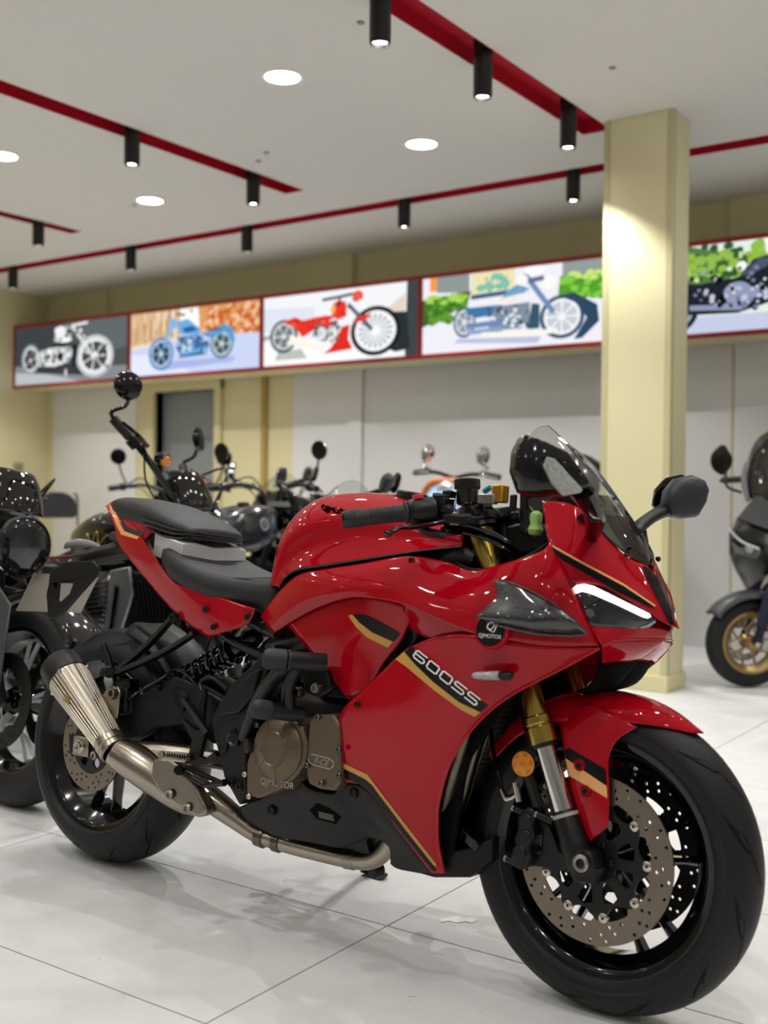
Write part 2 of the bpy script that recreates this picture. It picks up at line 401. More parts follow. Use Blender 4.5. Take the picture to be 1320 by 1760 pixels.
def poster(i, shapes):
    """flat back-lit print: coloured shapes layered on one sheet"""
    x0, x1 = PB[i]+.018, PB[i+1]-.018; z0, z1 = BZ0+ft, BZ1-ft
    V, F, idx, ms, keys = [], [], [], [], {}
    def put(poly, col, lay):
        if col not in keys: keys[col] = len(ms); ms.append(emat(col, SIGN_E))
        P = [Vector((min(1, max(0, u)), min(1, max(0, v)), 0)) for u, v in poly]
        for t in tessellate_polygon([P]):
            F.append(tuple(len(V)+k for k in t)); idx.append(keys[col])
        for p in P: V.append((x0+(x1-x0)*p.x-XL, -.0002-lay*.00012+.006, z0+(z1-z0)*p.y-BZ0))
    lay = 0
    for s in shapes:
        lay += 1; k = s[0]
        if k == 'g': put(s[2], s[1], lay)
        elif k == 'e': put(ell(*s[2:6]), s[1], lay)
        elif k == 'r':      # ring
            cx, cy, rx, ry, q = s[2:7]; n = 28
            o_, i_ = ell(cx, cy, rx, ry, n), ell(cx, cy, rx*q, ry*q, n)
            for j in range(n): put([o_[j], o_[(j+1) % n], i_[(j+1) % n], i_[j]], s[1], lay)
        elif k == 's':      # spokes
            cx, cy, rx, ry, n, w = s[2:8]
            for j in range(n):
                a = 2*math.pi*j/n
                put([(cx+rx*.12*math.cos(a-w*4), cy+ry*.12*math.sin(a-w*4)), (cx+rx*math.cos(a-w), cy+ry*math.sin(a-w)), (cx+rx*math.cos(a+w), cy+ry*math.sin(a+w)), (cx+rx*.12*math.cos(a+w*4), cy+ry*.12*math.sin(a+w*4))], s[1], lay)
        elif k == 'l':      # thick polyline
            w, pts = s[2], s[3]
            for (ax, ay), (bx, by) in zip(pts, pts[1:]):
                dx, dy = (bx-ax)*2.75, by-ay; L = math.hypot(dx, dy) or 1; nx, ny = -dy/L*w/2.75, dx/L*w
                put([(ax+nx, ay+ny), (bx+nx, by+ny), (bx-nx, by-ny), (ax-nx, ay-ny)], s[1], lay)
        elif k == 'n':      # random dabs inside a box
            col, n, (u0, v0, u1, v1), (ru, rv) = s[1], s[2], s[3], s[4]
            rnd = random.Random(i*31+lay)
            for _ in range(n):
                cu, cv = rnd.uniform(u0, u1), rnd.uniform(v0, v1); q = rnd.uniform(.5, 1.2)
                put(ell(cu, cv, ru*q, rv*q, 7, rnd.random()), col, lay)
    me = bpy.data.meshes.new('poster'); me.from_pydata(V, [], F)
    for m in ms: me.materials.append(m)
    for p, k in zip(me.polygons, idx): p.material_index = k
    bm = bmesh.new(); bm.from_mesh(me)
    for f in bm.faces:
        if f.normal.y > 0: f.normal_flip()
    bm.to_mesh(me); bm.free()
    o = bpy.data.objects.new('poster', me); link(o, lb); return o
full = [(0, 0), (1, 0), (1, 1), (0, 1)]
def wheel(cx, cy, rx, ry, tyre, rim, hub, spoke=None, n=0, q=.82):
    s = [('e', tyre, cx, cy, rx, ry), ('e', hub, cx, cy, rx*q, ry*q), ('r', rim, cx, cy, rx*q, ry*q, .84)]
    if n: s.append(('s', spoke, cx, cy, rx*q*.9, ry*q*.9, n, .05))
    s.append(('e', rim, cx, cy, rx*.18, ry*.18)); return s
p = poster(0, [('g', '4d5354', full), ('g', '60676a', [(.45, 1), (1, 1), (1, .5), (.7, .45)]), ('g', '3d4244', [(0, .34), (.45, .33), (.45, 1), (0, 1)]), ('g', '85898d', [(0, 0), (1, 0), (1, .2), (0, .33)]), ('g', 'b9bcc2', [(0, 0), (.6, 0), (.3, .16), (0, .22)]), ('g', '3a3d40', [(.15, .2), (.62, .1), (.7, .16), (.5, .3), (.2, .3)])]
 + wheel(.145, .44, .085, .26, '8f9498', 'e4e6e6', '26282a', 'f0f0f0', 5) + wheel(.72, .4, .16, .35, 'c9cccd', 'f3f3f3', '4b4e50', 'ffffff', 7)
 + [('g', 'c6cacc', [(.18, .52), (.3, .6), (.48, .62), (.55, .5), (.48, .33), (.25, .3), (.2, .42)]), ('g', '2a2c2e', [(.24, .48), (.46, .52), (.5, .4), (.42, .34), (.27, .36)]), ('r', 'f4f4f4', .3, .45, .05, .14, .6), ('r', 'e8e8e8', .42, .44, .05, .14, .6), ('l', 'e9eaea', .022, [(.22, .33), (.38, .3), (.5, .46)]),
    ('g', 'b7babb', [(.36, .7), (.5, .72), (.52, .8), (.46, .95), (.38, .9)]), ('e', 'eeeeee', .42, .86, .05, .1), ('e', 'f8f8f8', .46, .72, .06, .05), ('g', '1c1d1f', [(.36, .6), (.5, .6), (.5, .67), (.37, .67)]), ('l', 'dfe1e2', .03, [(.52, .95), (.69, .45)]), ('l', 'f5f5f5', .02, [(.48, .93), (.66, .97)]), ('g', '232527', [(.52, .25), (.56, .25), (.58, .6), (.53, .65)]), ('l', 'f0f0f0', .02, [(.47, .22), (.47, .1)]), ('n', 'f2f3f3', 16, (.24, .34, .5, .6), (.012, .03)), ('n', '17181a', 16, (.24, .32, .5, .6), (.012, .028)), ('n', 'ffffff', 8, (.38, .7, .64, .98), (.012, .03)), ('n', '1b1c1e', 10, (.36, .62, .58, .98), (.012, .03)), ('n', '2a2c2e', 12, (.1, .28, .2, .6), (.012, .035)), ('n', '303335', 14, (.62, .2, .84, .62), (.012, .04))])
poster(1, [('g', 'e9dcc8', full), ('g', 'd8b48b', [(0, .48), (.4, .6), (.4, 1), (0, 1)]), ('n', 'b98b59', 14, (.01, .6, .38, .98), (.008, .2)), ('n', 'f2e6d2', 12, (.01, .6, .38, .98), (.007, .18)), ('g', 'fdfaf4', [(.4, .55), (.55, .55), (.55, 1), (.4, 1)]), ('g', 'd99a63', [(.56, .5), (1, .5), (1, 1), (.54, 1)]), ('n', 'c9652c', 60, (.62, .5, 1, .98), (.025, .05)), ('n', 'efc09a', 40, (.55, .5, 1, .98), (.018, .05)), ('g', 'c9d2f2', [(0, 0), (1, 0), (1, .52), (.55, .56), (0, .42)]), ('g', 'e2e6fb', [(0, 0), (.5, 0), (.25, .3), (0, .36)]), ('g', 'a7b6e6', [(.25, .06), (.8, .12), (.82, .2), (.3, .2)])]
 + wheel(.25, .33, .1, .26, '4d86b8', 'bfd3e6', '2e4a63', 'cfe0f0', 6) + wheel(.72, .4, .085, .22, '3f6e96', 'cfdcd8', '3b5a66', 'e8efe8', 5)
 + [('g', '6fabe0', [(.37, .8), (.46, .84), (.56, .66), (.55, .56), (.4, .6)]), ('g', '5a9ad2', [(.55, .6), (.64, .6), (.74, .7), (.8, .62), (.82, .42), (.79, .42), (.75, .58), (.63, .5)]), ('g', '3a6ea0', [(.4, .58), (.56, .56), (.63, .4), (.6, .26), (.42, .24), (.37, .4)]), ('e', '8fb8dc', .46, .42, .05, .12), ('e', 'c4d7e6', .45, .4, .025, .06), ('l', '6fa9dd', .03, [(.42, .3), (.62, .36)]), ('l', '7fb6e8', .035, [(.36, .86), (.27, .38)]), ('l', '33566f', .018, [(.37, .93), (.44, .9)]), ('e', '7db5ea', .345, .78, .03, .09), ('e', '24384a', .49, .95, .012, .02), ('n', 'cfe2f2', 14, (.38, .28, .6, .55), (.01, .025)), ('n', '1f3a55', 18, (.38, .24, .62, .56), (.01, .025)), ('g', '2c5f93', [(.42, .7), (.5, .72), (.54, .64), (.44, .62)]), ('n', '21405c', 8, (.17, .2, .32, .48), (.01, .03)), ('l', '25384a', .012, [(.62, .62), (.72, .64)])])
poster(2, [('g', 'eef0f4', full), ('g', 'dde2ee', [(0, .5), (.35, .5), (.35, .8), (0, .85)]), ('g', '3e4547', [(.92, 0), (1, 0), (1, 1), (.93, 1)]), ('g', 'ded3c2', [(.78, .62), (.92, .85), (.92, .6)]), ('g', '2c3234', [(.82, .62), (.93, .6), (.95, .1), (.8, .05)]), ('g', '9fa5a8', [(0, .44), (.06, .46), (.06, .4), (0, .38)]), ('g', 'f6f7f8', [(0, 0), (.92, 0), (.75, .2), (0, .34)]), ('g', 'b9bfb6', [(.08, .08), (.3, .08), (.26, .22), (.1, .2)])]
 + wheel(.14, .42, .095, .24, '3e4448', 'd6dade', '777f86', 'f4f5f7', 6) + wheel(.74, .38, .155, .34, '1f2224', 'f6f6f8', 'b9bec6', 'ffffff', 18)
 + [('g', 'e2372b', [(.13, .63), (.22, .68), (.27, .62), (.34, .64), (.42, .66), (.5, .64), (.34, .46), (.27, .38), (.22, .52)]), ('g', 'd92b20', [(.46, .72), (.55, .84), (.56, .62), (.5, .58)]), ('e', 'ea3a2c', .51, .72, .05, .13), ('g', 'f2b25a', [(.45, .74), (.49, .8), (.48, .66)]), ('g', 'dd3023', [(.53, .48), (.58, .5), (.57, .3), (.6, .16), (.41, .12), (.46, .2), (.5, .35)]), ('g', '5b5f66', [(.36, .55), (.5, .58), (.51, .3), (.4, .3), (.34, .42)]), ('e', 'd9dde2', .4, .42, .03, .1), ('e', 'b9bfc6', .46, .42, .03, .1), ('e', 'e0402f', .43, .53, .03, .06), ('l', 'fbf7ea', .035, [(.16, .4), (.36, .27)]), ('l', 'f4efe2', .03, [(.17, .33), (.4, .2), (.5, .42)]), ('l', '565b66', .03, [(.57, .78), (.72, .4)]), ('l', '33373c', .02, [(.4, .88), (.52, .9), (.6, .92)]), ('e', 'e55a4d', .63, .88, .035, .08), ('l', 'ffffff', .02, [(.64, .82), (.68, .7)]), ('g', 'de3b30', [(.64, .6), (.72, .63), (.69, .55), (.6, .5)]), ('n', 'eef0f4', 16, (.34, .28, .5, .56), (.01, .025)), ('n', '2c2f36', 18, (.34, .28, .52, .56), (.009, .025)), ('n', '3a3e46', 8, (.09, .3, .19, .55), (.008, .025)), ('n', 'ff8a78', 8, (.16, .5, .5, .66), (.012, .012)), ('n', '8d1a14', 8, (.2, .46, .5, .66), (.012, .014)), ('n', '23262a', 8, (.5, .66, .62, .9), (.008, .03))])
hedge = [('n', '3f7a25', 26, (.02, .42, .24, .7), (.022, .05)), ('n', '5f9a33', 26, (.02, .42, .24, .75), (.02, .04)), ('n', 'a7d45b', 22, (.02, .66, .25, .76), (.022, .03)), ('n', '57a02f', 40, (.74, .52, 1, .78), (.022, .05)), ('n', '83c845', 30, (.74, .55, 1, .82), (.022, .04)), ('n', 'c6e277', 18, (.75, .76, 1, .86), (.022, .03))]
poster(3, [('g', 'eceaf2', full), ('g', '8e9694', [(.08, .8), (.26, .76), (.26, 1), (.05, 1)]), ('g', 'f09a4a', [(.04, .82), (.08, .82), (.08, 1), (.04, 1)]), ('g', '46632c', [(0, .36), (.25, .6), (.27, .78), (0, .72)]), ('g', 'e9dfb2', [(.27, .7), (.5, .72), (.5, 1), (.27, 1)]), ('n', '7ec0a8', 20, (.32, .76, .48, .95), (.02, .04)), ('g', '8f9b9a', [(.74, .84), (.93, .82), (.93, 1), (.74, 1)]), ('g', 'f29a3c', [(.93, .82), (1, .8), (1, 1), (.93, 1)]), ('g', '4f9430', [(.72, .62), (1, .48), (1, .82), (.73, .84)]), ('g', '3f5f86', [(.27, .72), (.47, .74), (.47, .68), (.27, .66)])] + hedge
 + [('g', 'b9bfdd', [(.18, .12), (.62, .04), (.64, .12), (.2, .17)])] + wheel(.235, .38, .06, .2, '3c5568', 'e4e6ea', '8d97a4', 'ffffff', 5) + wheel(.74, .34, .11, .27, '3b5674', 'eef0f2', 'c4cad2', 'ffffff', 8)
 + [('g', '2f4862', [(.72, .6), (.8, .62), (.91, .45), (.92, .25), (.84, .06), (.8, .05), (.86, .3), (.82, .48)]), ('g', '6f9fc6', [(.46, .72), (.52, .8), (.58, .72), (.5, .62), (.43, .62)]), ('g', 'eee8dc', [(.44, .64), (.54, .68), (.52, .58), (.42, .57)]), ('g', '3e78a4', [(.25, .56), (.42, .56), (.42, .44), (.3, .42), (.24, .5)]), ('g', '7f8d9e', [(.4, .54), (.58, .56), (.58, .24), (.36, .24)]), ('n', 'e8edf2', 18, (.38, .26, .56, .52), (.012, .03)), ('n', '3a4655', 14, (.36, .26, .58, .54), (.01, .03)), ('l', '6d88b8', .035, [(.25, .32), (.44, .34)]), ('l', '8ba2c8', .03, [(.25, .24), (.44, .25)]), ('g', '35586a', [(.57, .22), (.63, .22), (.63, .52), (.59, .54)]), ('l', '6f8db6', .035, [(.55, .92), (.7, .4)]), ('e', 'f3f5f3', .675, .78, .035, .09), ('e', 'f3f3ee', .54, .84, .03, .07), ('l', '5b6e86', .03, [(.57, .82), (.65, .84)]), ('e', 'fbfbfb', .6, .95, .05, .06), ('l', 'f6f1e6', .03, [(.33, .2), (.6, .16), (.72, .18)])])
poster(4, [('g', 'dfe9e0', full), ('g', '567a45', [(0, .5), (.9, .55), (.85, .9), (.5, .85), (.3, 1), (0, 1)]), ('n', '2f5a2e', 50, (.0, .6, .6, .98), (.03, .06)), ('n', '8fb84a', 50, (.2, .6, .75, .95), (.025, .05)), ('n', 'cfe0a0', 22, (.1, .55, .8, .95), (.015, .03)), ('n', 'f5faf2', 20, (.5, .6, 1, .75), (.02, .05)), ('g', 'f4f8f4', [(.62, .78), (1, .7), (1, 1), (.6, 1)]), ('g', 'c2c9e2', [(0, 0), (1, 0), (1, .18), (0, .2)])]
 + wheel(.22, .3, .12, .3, '23262e', '9aa2b8', '3c4254', 'c4cadb', 6) + wheel(.85, .34, .13, .33, '262a36', 'a8b0c8', '4a5064', 'd8dcea', 8)
 + [('g', '20242d', [(.22, .6), (.34, .56), (.5, .6), (.56, .78), (.66, .84), (.7, .7), (.64, .3), (.5, .2), (.3, .22), (.26, .4)]), ('g', '4c5468', [(.5, .6), (.58, .78), (.66, .8), (.6, .66)]), ('e', '8f98b4', .5, .42, .06, .13), ('n', 'c2c8dc', 22, (.36, .25, .62, .5), (.012, .03)), ('l', '8c95b2', .03, [(.3, .3), (.52, .26), (.6, .5)]), ('l', 'aab3cd', .035, [(.72, .88), (.83, .36)]), ('g', '2d3240', [(.12, .56), (.3, .62), (.26, .5)]), ('n', '0f1218', 24, (.3, .22, .66, .7), (.012, .03)), ('n', '7d86a2', 18, (.3, .24, .66, .7), (.01, .02)), ('n', 'e6eaf4', 8, (.4, .3, .66, .7), (.006, .014))])
poster(5, [('g', 'd9dde0', full), ('g', '8a8f92', [(0, 0), (1, 0), (1, .3), (0, .3)])] + wheel(.25, .32, .1, .26, '222428', 'b0b0b0', '44464a', 'dddddd', 6) + wheel(.75, .32, .1, .26, '222428', 'b0b0b0', '44464a', 'dddddd', 6) + [('g', '7c2a24', [(.25, .55), (.45, .62), (.55, .8), (.68, .75), (.6, .3), (.35, .25)])])
# paper scrap on the floor
PSX, PSY = -1.385, 2.232
ps = [(0, 0), (.012, .02), (.03, .02), (.046, .04), (.062, .042), (.066, .062), (.046, .07), (.034, .056), (.016, .06), (.0, .04), (-.01, .02)]
mk('paper_scrap', prism([(x, y, 0) for x, y in ps], (0, 0, .0012)), mat('paper_white', 'f4f4f2', .8), smooth=False, label='torn white paper scrap lying on the floor tile', cat='paper').location = (PSX, PSY, .0004)
# ================================================================== RED MOTORCYCLE
# bike frame: x forward, y left, z up; origin under the rear axle on the floor
BT = Vector((-2.35187, 2.08482, 0)); BROT = Euler((math.radians(-6.057), 0, math.radians(-1.7736)), 'XYZ')
BM = BROT.to_matrix(); BMI = BM.transposed()
BO = BMI @ (Vector((0, 0, CAM_H))-BT)
def bray(px, py): return BMI @ (CR*((px-660)/FPX)+CD*((py-880)/FPX)+CF)
def L(px, py, w):
    """photo pixel on the bike's own plane y=-w"""
    d = bray(px, py); return BO + d*((-w-BO.y)/d.y)
def LP(px, py, p, n):
    d = bray(px, py); n = Vector(n); return BO + d*((Vector(p)-BO).dot(n)/d.dot(n))
def S(pts): return [L(*p) for p in pts]
WBASE, RF, RR = 1.46, .30, .315
RED = mat('red_lacquer', 'ac051b', .3, coat=.9, spec=.0)
BLK = mat('black_plastic', '0b0b0c', .42, bump=.08, bscale=500, spec=.35)
GBLK = mat('gloss_black', '060607', .12, coat=.6, spec=.3)
MBLK = mat('satin_black_metal', '0d0e0f', .38, .1, spec=.4)
RUB = mat('tyre_rubber', '1a1a1c', .52, noise=.15, nscale=40, spec=.3)
RUB2 = mat('tyre_sidewall', '191918', .75, noise=.12, nscale=25)
GRIP = mat('grip_rubber', '1e1f21', .6)
SEATM = mat('seat_vinyl', '1d1e20', .55, bump=.25, bscale=600)
SEATS = mat('seat_side_vinyl', '111214', .5)
TI = mat('titanium', 'a0978a', .28, 1, noise=.08, nscale=20)
TI2 = mat('titanium_brushed', 'a9a193', .3, 1, aniso=.5)
HEAD = mat('header_pipe', '6f675c', .3, 1, noise=.2, nscale=12)
GOLD = mat('fork_gold', 'b59a4a', .22, 1)
BRZ = mat('bronze_cover', '6b5d4b', .42, .6, bump=.05, bscale=900)
SIL = mat('silver_plastic', 'c7c9c9', .32, .3)
STEEL = mat('steel', '9b9892', .3, 1)
DISC = mat('brake_disc', '847a6e', .38, 1, noise=.08, nscale=60)
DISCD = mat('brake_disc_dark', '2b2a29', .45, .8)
AMB = mat('amber_lens', 'e08a14', .25, coat=.5)
REDL = mat('red_lens', '8c1526', .2, coat=.8)
STR_G = mat('stripe_gold', 'c99a4c', .35, coat=.2, spec=.2)
STR_B = mat('stripe_black', '060607', .35, coat=.15, spec=.2)
WHT = mat('white_print', 'f1f1f0', .4)
GREYP = mat('grey_print', 'aaa59c', .4)
ORG = mat('stripe_peach', 'eeb06c', .35, coat=.2, spec=.2)
BOLTM = mat('bolt_steel', '6e6c69', .3, 1)
NUTM = mat('bright_nut', 'cfc9bd', .25, 1)
SPR = mat('spring_black', '0c0c0d', .15, coat=.8)
LEDM = emat('f6fbff', 3.2)
HLENS = mat('headlight_glass', '121417', .06, coat=1)
CLEARL = mat('clear_led_lens', '9da09c', .15, coat=1, noise=.6, nscale=140)
def carbon():
    m = bpy.data.materials.new('carbon_weave'); m.use_nodes = True; nt = m.node_tree; b = nt.nodes['Principled BSDF']
    tc = nt.nodes.new('ShaderNodeTexCoord'); mp = nt.nodes.new('ShaderNodeMapping'); mp.inputs['Rotation'].default_value = (math.radians(45), math.radians(30), math.radians(45))
    ck = nt.nodes.new('ShaderNodeTexChecker'); ck.inputs['Scale'].default_value = 150; ck.inputs[1].default_value = lin('050506'); ck.inputs[2].default_value = lin('26282a')
    nt.links.new(tc.outputs['Object'], mp.inputs[0]); nt.links.new(mp.outputs[0], ck.inputs[0]); nt.links.new(ck.outputs[0], b.inputs['Base Color'])
    b.inputs['Roughness'].default_value = .35; b.inputs['Coat Weight'].default_value = 1; b.inputs['Coat Roughness'].default_value = .03; MATS['carbon_weave'] = m; return m
CARB = carbon()
def glass(name, tint, strength=.08, fres=1.35):
    m = bpy.data.materials.new(name); m.use_nodes = True; nt = m.node_tree; nt.nodes.remove(nt.nodes['Principled BSDF'])
    t = nt.nodes.new('ShaderNodeBsdfTransparent'); t.inputs[0].default_value = lin(tint)
    g = nt.nodes.new('ShaderNodeBsdfGlossy'); g.inputs[1].default_value = .03
    lw = nt.nodes.new('ShaderNodeFresnel'); lw.inputs[0].default_value = fres
    ad = nt.nodes.new('ShaderNodeMath'); ad.operation = 'ADD'; ad.inputs[1].default_value = strength; ad.use_clamp = True
    mx = nt.nodes.new('ShaderNodeMixShader')
    nt.links.new(lw.outputs[0], ad.inputs[0]); nt.links.new(ad.outputs[0], mx.inputs[0]); nt.links.new(t.outputs[0], mx.inputs[1]); nt.links.new(g.outputs[0], mx.inputs[2])
    nt.links.new(mx.outputs[0], nt.nodes['Material Output'].inputs[0]); MATS[name] = m; return m
MATT = mat('matt_void_black', '050505', .9, spec=.1)
SCRG = glass('windscreen_clear', 'e6e8e8')
SCRD = glass('windscreen_smoke', '5a5d60')

bike = empty('sport_motorcycle', BT, BROT, label='glossy red full-fairing sport motorcycle with gold forks, leaning on its side stand', cat='motorcycle')
SURF = {}
def orient(d):
    """make grid faces look outwards (to the bike's right / the viewer)"""
    V, F = d; s = 0
    for f in F:
        a, b, c = Vector(V[f[0]]), Vector(V[f[1]]), Vector(V[f[2]])
        s += (b-a).cross(c-a).dot(BO-a)
    return (V, F) if s > 0 else (V, [tuple(reversed(f)) for f in F])
def panel(name, rows, m, parent=None, nu=6, nv=6, th=.003, mir=True, raw=False, **k):
    d = orient(grid(rows if raw else [S(r) for r in rows], nu, nv))
    o = mk(name, d, m, parent or bike, solid=th, solid_off=-1, angle=60, **k)
    SURF.setdefault(name, []).append(d)
    if mir: mk(name, mirror(d), m, parent or bike, solid=th, solid_off=-1, angle=60, **k)
    return o
def both(name, d, m, parent=None, **k):
    o = mk(name, d, m, parent or bike, **k); mk(name, mirror(d), m, parent or bike, **k); return o
def bolt(p, n, r=.007, m=None, parent=None, h=.004, name='bolt'):
    n = Vector(n).normalized()
    return mk(name, lathe([(0, h*.3), (r*.45, h*.3), (r*.5, h), (r*.8, h), (r, h*.6), (r, -.002), (0, -.002)], p, n, 12), m or BOLTM, parent or bike)
def decal(name, polys, targets, m, parent, off=.0012, cuts=3, mir=True, mode='poly'):
    """flat print following a panel: shapes given in photo pixels are laid on the panel surface"""
    V, F = [], []
    for t in targets:
        n = len(V); V += [Vector(p) for p in t[0]]; F += [tuple(i+n for i in f) for f in t[1]]
    bvh = BVHTree.FromPolygons(V, F)
    bm = bmesh.new()
    if mode == 'poly':
        for poly in polys:
            vs = [bm.verts.new((x, y, 0)) for x, y in poly]
            for t in tessellate_polygon([[Vector((x, y, 0)) for x, y in poly]]):
                try: bm.faces.new([vs[i] for i in t])
                except ValueError: pass
    else:
        vs = [bm.verts.new((p[0], p[1], 0)) for p in polys[0]]
        for f in polys[1]:
            try: bm.faces.new([vs[i] for i in f])
            except ValueError: pass
    for _ in range(cuts):
        es = [e for e in bm.edges if e.calc_length() > 9]
        if es: bmesh.ops.subdivide_edges(bm, edges=es, cuts=1, use_grid_fill=True)
    bmesh.ops.triangulate(bm, faces=bm.faces)
    bad = []
    for v in bm.verts:
        d = bray(v.co.x, v.co.y).normalized(); loc, nor, i, dist = bvh.ray_cast(BO, d)
        if loc is None:
            # nearest surface point to the sight line
            dd = 2.5; q = BO+d*dd
            for _ in range(8):
                loc, nor, i, dist = bvh.find_nearest(q); q = BO+d*((loc-BO).dot(d))
        if nor.dot(d) > 0: nor = -nor
        v.co = loc+nor*off
    bm.verts.index_update()
    d = ([tuple(v.co) for v in bm.verts], [tuple(v.index for v in f.verts) for f in bm.faces]); bm.free()
    o = mk(name, d, m, parent, angle=80)
    if mir: mk(name, mirror(d), m, parent, angle=80)
    return o
def holes_plate(outer, holes, y0, t):
    """flat plate with holes in xz, thickness along y"""
    loops = [[Vector((x, z, 0)) for x, z in outer]]+[[Vector((x, z, 0)) for x, z in h] for h in holes]
    tri = tessellate_polygon(loops); P = [p for l in loops for p in l]; n = len(P)
    V = [(p.x, y0, p.y) for p in P]+[(p.x, y0+t, p.y) for p in P]
    F = [tuple(q) for q in tri]+[tuple(i+n for i in q)[::-1] for q in tri]
    b = 0
    for l in loops:
        k = len(l); F += [(b+i, b+(i+1) % k, b+(i+1) % k+n, b+i+n) for i in range(k)]; b += k
    return V, F
def circ(cx, cz, r, n=16, a=0): return [(cx+r*math.cos(a+2*math.pi*i/n), cz+r*math.sin(a+2*math.pi*i/n)) for i in range(n)]

# ------------------------------------------------------------------ wheels
def tyre_prof(R, w, bead, hb):
    q = []
    for a in np.linspace(-1, 1, 15):
        an = a*math.radians(78); rc = w*.5/math.sin(math.radians(78))
        q.append((R-rc*.92+rc*.92*math.cos(an), rc*math.sin(an)))
    rs = q[0][0]
    left = [(bead, -hb), (bead+.006, -hb-.006), ((bead+rs)/2, -w*.5+.001)]
    return left+q+[(r, -y) for r, y in left[::-1]]+[(bead-.004, hb*.9), (bead-.004, -hb*.9)]
def grooves(R, w, n, kinds, sgn=1):
    """curved tread slits: thin dark strips lying in the tread"""
    V, F = [], []; rc = w*.5/math.sin(math.radians(78))
    for i in range(n):
        for a0, da, u0, u1, wd in kinds:
            for sg in (1, -1):
                base = 2*math.pi*(i+(.5 if sg > 0 else 0))/n+a0; N = 7; st = len(V)
                for k in range(N):
                    t = k/(N-1); u = (u0+(u1-u0)*t)*sg; an = u*math.radians(78); th = base+da*(t**1.4); ww = wd*(math.sin(math.pi*min(max(t, .06), .94)))**.5
                    r = R-rc*.92+rc*.92*math.cos(an)+.0012*math.cos(an); y = (rc+.0012)*math.sin(an)
                    for s in (-1, 1): V.append((r*math.cos(th+s*ww/R/2), y, r*math.sin(th+s*ww/R/2)))
                for k in range(N-1): F.append((st+2*k, st+2*k+1, st+2*k+3, st+2*k+2))
    return V, F
def rim_prof(bead, hb):
    return [(bead+.008, -hb-.006), (bead+.008, -hb), (bead-.006, -hb+.004), (bead-.012, -hb+.018), (bead-.03, -hb+.03), (bead-.03, hb-.03), (bead-.012, hb-.018), (bead-.006, hb-.004), (bead+.008, hb), (bead+.008, hb+.006), (bead-.004, hb+.006), (bead-.016, hb-.004), (bead-.037, hb-.026), (bead-.037, -hb+.026), (bead-.016, -hb+.004), (bead-.004, -hb-.006)]
def at(o, x, z): o.location = (x, 0, z); return o
def disc_mesh(ro, ri, nh, tabs, y, t=.0045, rt=.107):
    out = circ(0, 0, ro, 72); inner = []
    for i in range(tabs*8):
        a = 2*math.pi*i/(tabs*8); ph = (i % 8)/8
        inner.append(((ri-(.012 if ph in (0, .125, .875) else 0))*math.cos(a), (ri-(.012 if ph in (0, .125, .875) else 0))*math.sin(a)))
    hs = [inner]; dr = ro-ri
    for i in range(nh):
        for k, q in enumerate((.22, .52, .8)):
            if (i+k) % 3 == 2: continue
            a = 2*math.pi*(i+k*.28)/nh; r = ri+dr*q; hs.append(circ(r*math.cos(a), r*math.sin(a), .0036, 8))
    return holes_plate(out, hs, y-t/2, t)
def wheel3d(name, R, w, bead, hb, x, nsp, spoke_w, off=0, wide=.016):
    W_ = empty(name, (x, 0, R)); W_.parent = bike
    ty = mk('tyre', lathe(tyre_prof(R, w, bead, hb), (0, 0, 0), (0, 1, 0), 96, closed=True), RUB, W_, angle=50)
    mk('rim', lathe(rim_prof(bead, hb), (0, 0, 0), (0, 1, 0), 96, closed=True), GBLK, W_, angle=40)
    mk('hub', lathe([(.012, -hb-.015), (.03, -hb-.015), (.034, -hb+.004), (.03, -.015), (.03, .015), (.034, hb-.004), (.03, hb+.015), (.012, hb+.015)], (0, 0, 0), (0, 1, 0), 32), GBLK, W_)
    for i in range(nsp):
        for s in (-1, 1):
            a = 2*math.pi*i/nsp+off; a1 = a+s*spoke_w; r1 = bead-.034
            p0 = Vector((.028*math.cos(a+s*.45), 0, .028*math.sin(a+s*.45))); p1 = Vector((r1*math.cos(a1), 0, r1*math.sin(a1)))
            d = (p1-p0).normalized(); nrm = Vector((-d.z, 0, d.x)); secs = []
            for t, hw, hy in ((0, .012, .026), (.35, .0075, .02), (.8, .006, .017), (1, .009, .02)):
                c = p0.lerp(p1, t); secs.append([c+nrm*hw+Vector((0, -hy*.6, 0)), c+nrm*hw+Vector((0, hy*.6, 0)), c+nrm*hw*.3+Vector((0, hy, 0)), c-nrm*hw*.3+Vector((0, hy, 0)), c-nrm*hw+Vector((0, hy*.6, 0)), c-nrm*hw+Vector((0, -hy*.6, 0)), c-nrm*hw*.3+Vector((0, -hy, 0)), c+nrm*hw*.3+Vector((0, -hy, 0))])
            mk('spoke', loft(secs), GBLK, W_, angle=25)
    return W_, ty
FW, FT = wheel3d('front_wheel', RF, .12, .222, .046, WBASE, 5, .20, off=.32)
mk('tread_groove', grooves(RF, .12, 12, [(0, .34, .10, .52, .005), (.2, .22, .42, .80, .0045), (.33, .16, .58, .86, .004)]), mat('groove_black', '020202', .9, spec=.05), FT, smooth=False)
RW, RT = wheel3d('rear_wheel', RR, .18, .222, .072, 0, 5, .22, off=.75)
mk('tread_groove', grooves(RR, .18, 12, [(0, .34, .12, .55, .006), (.2, .22, .45, .80, .0055)]), MATS['groove_black'], RT, smooth=False)
# raised sidewall rings
for P_, R, hb, w in ((FT, RF, .046, .12), (RT, RR, .072, .18)):
    for s in (-1, 1):
        mk('sidewall_band', lathe([(.236, s*(hb+.009)), (.2365, s*(hb+.0105)), (.252, s*(w*.5+.0007)), (.2525, s*(w*.5-.0005))], (0, 0, 0), (0, 1, 0), 96), RUB2, P_)
    v, f = text_mesh('RACE', .02); 
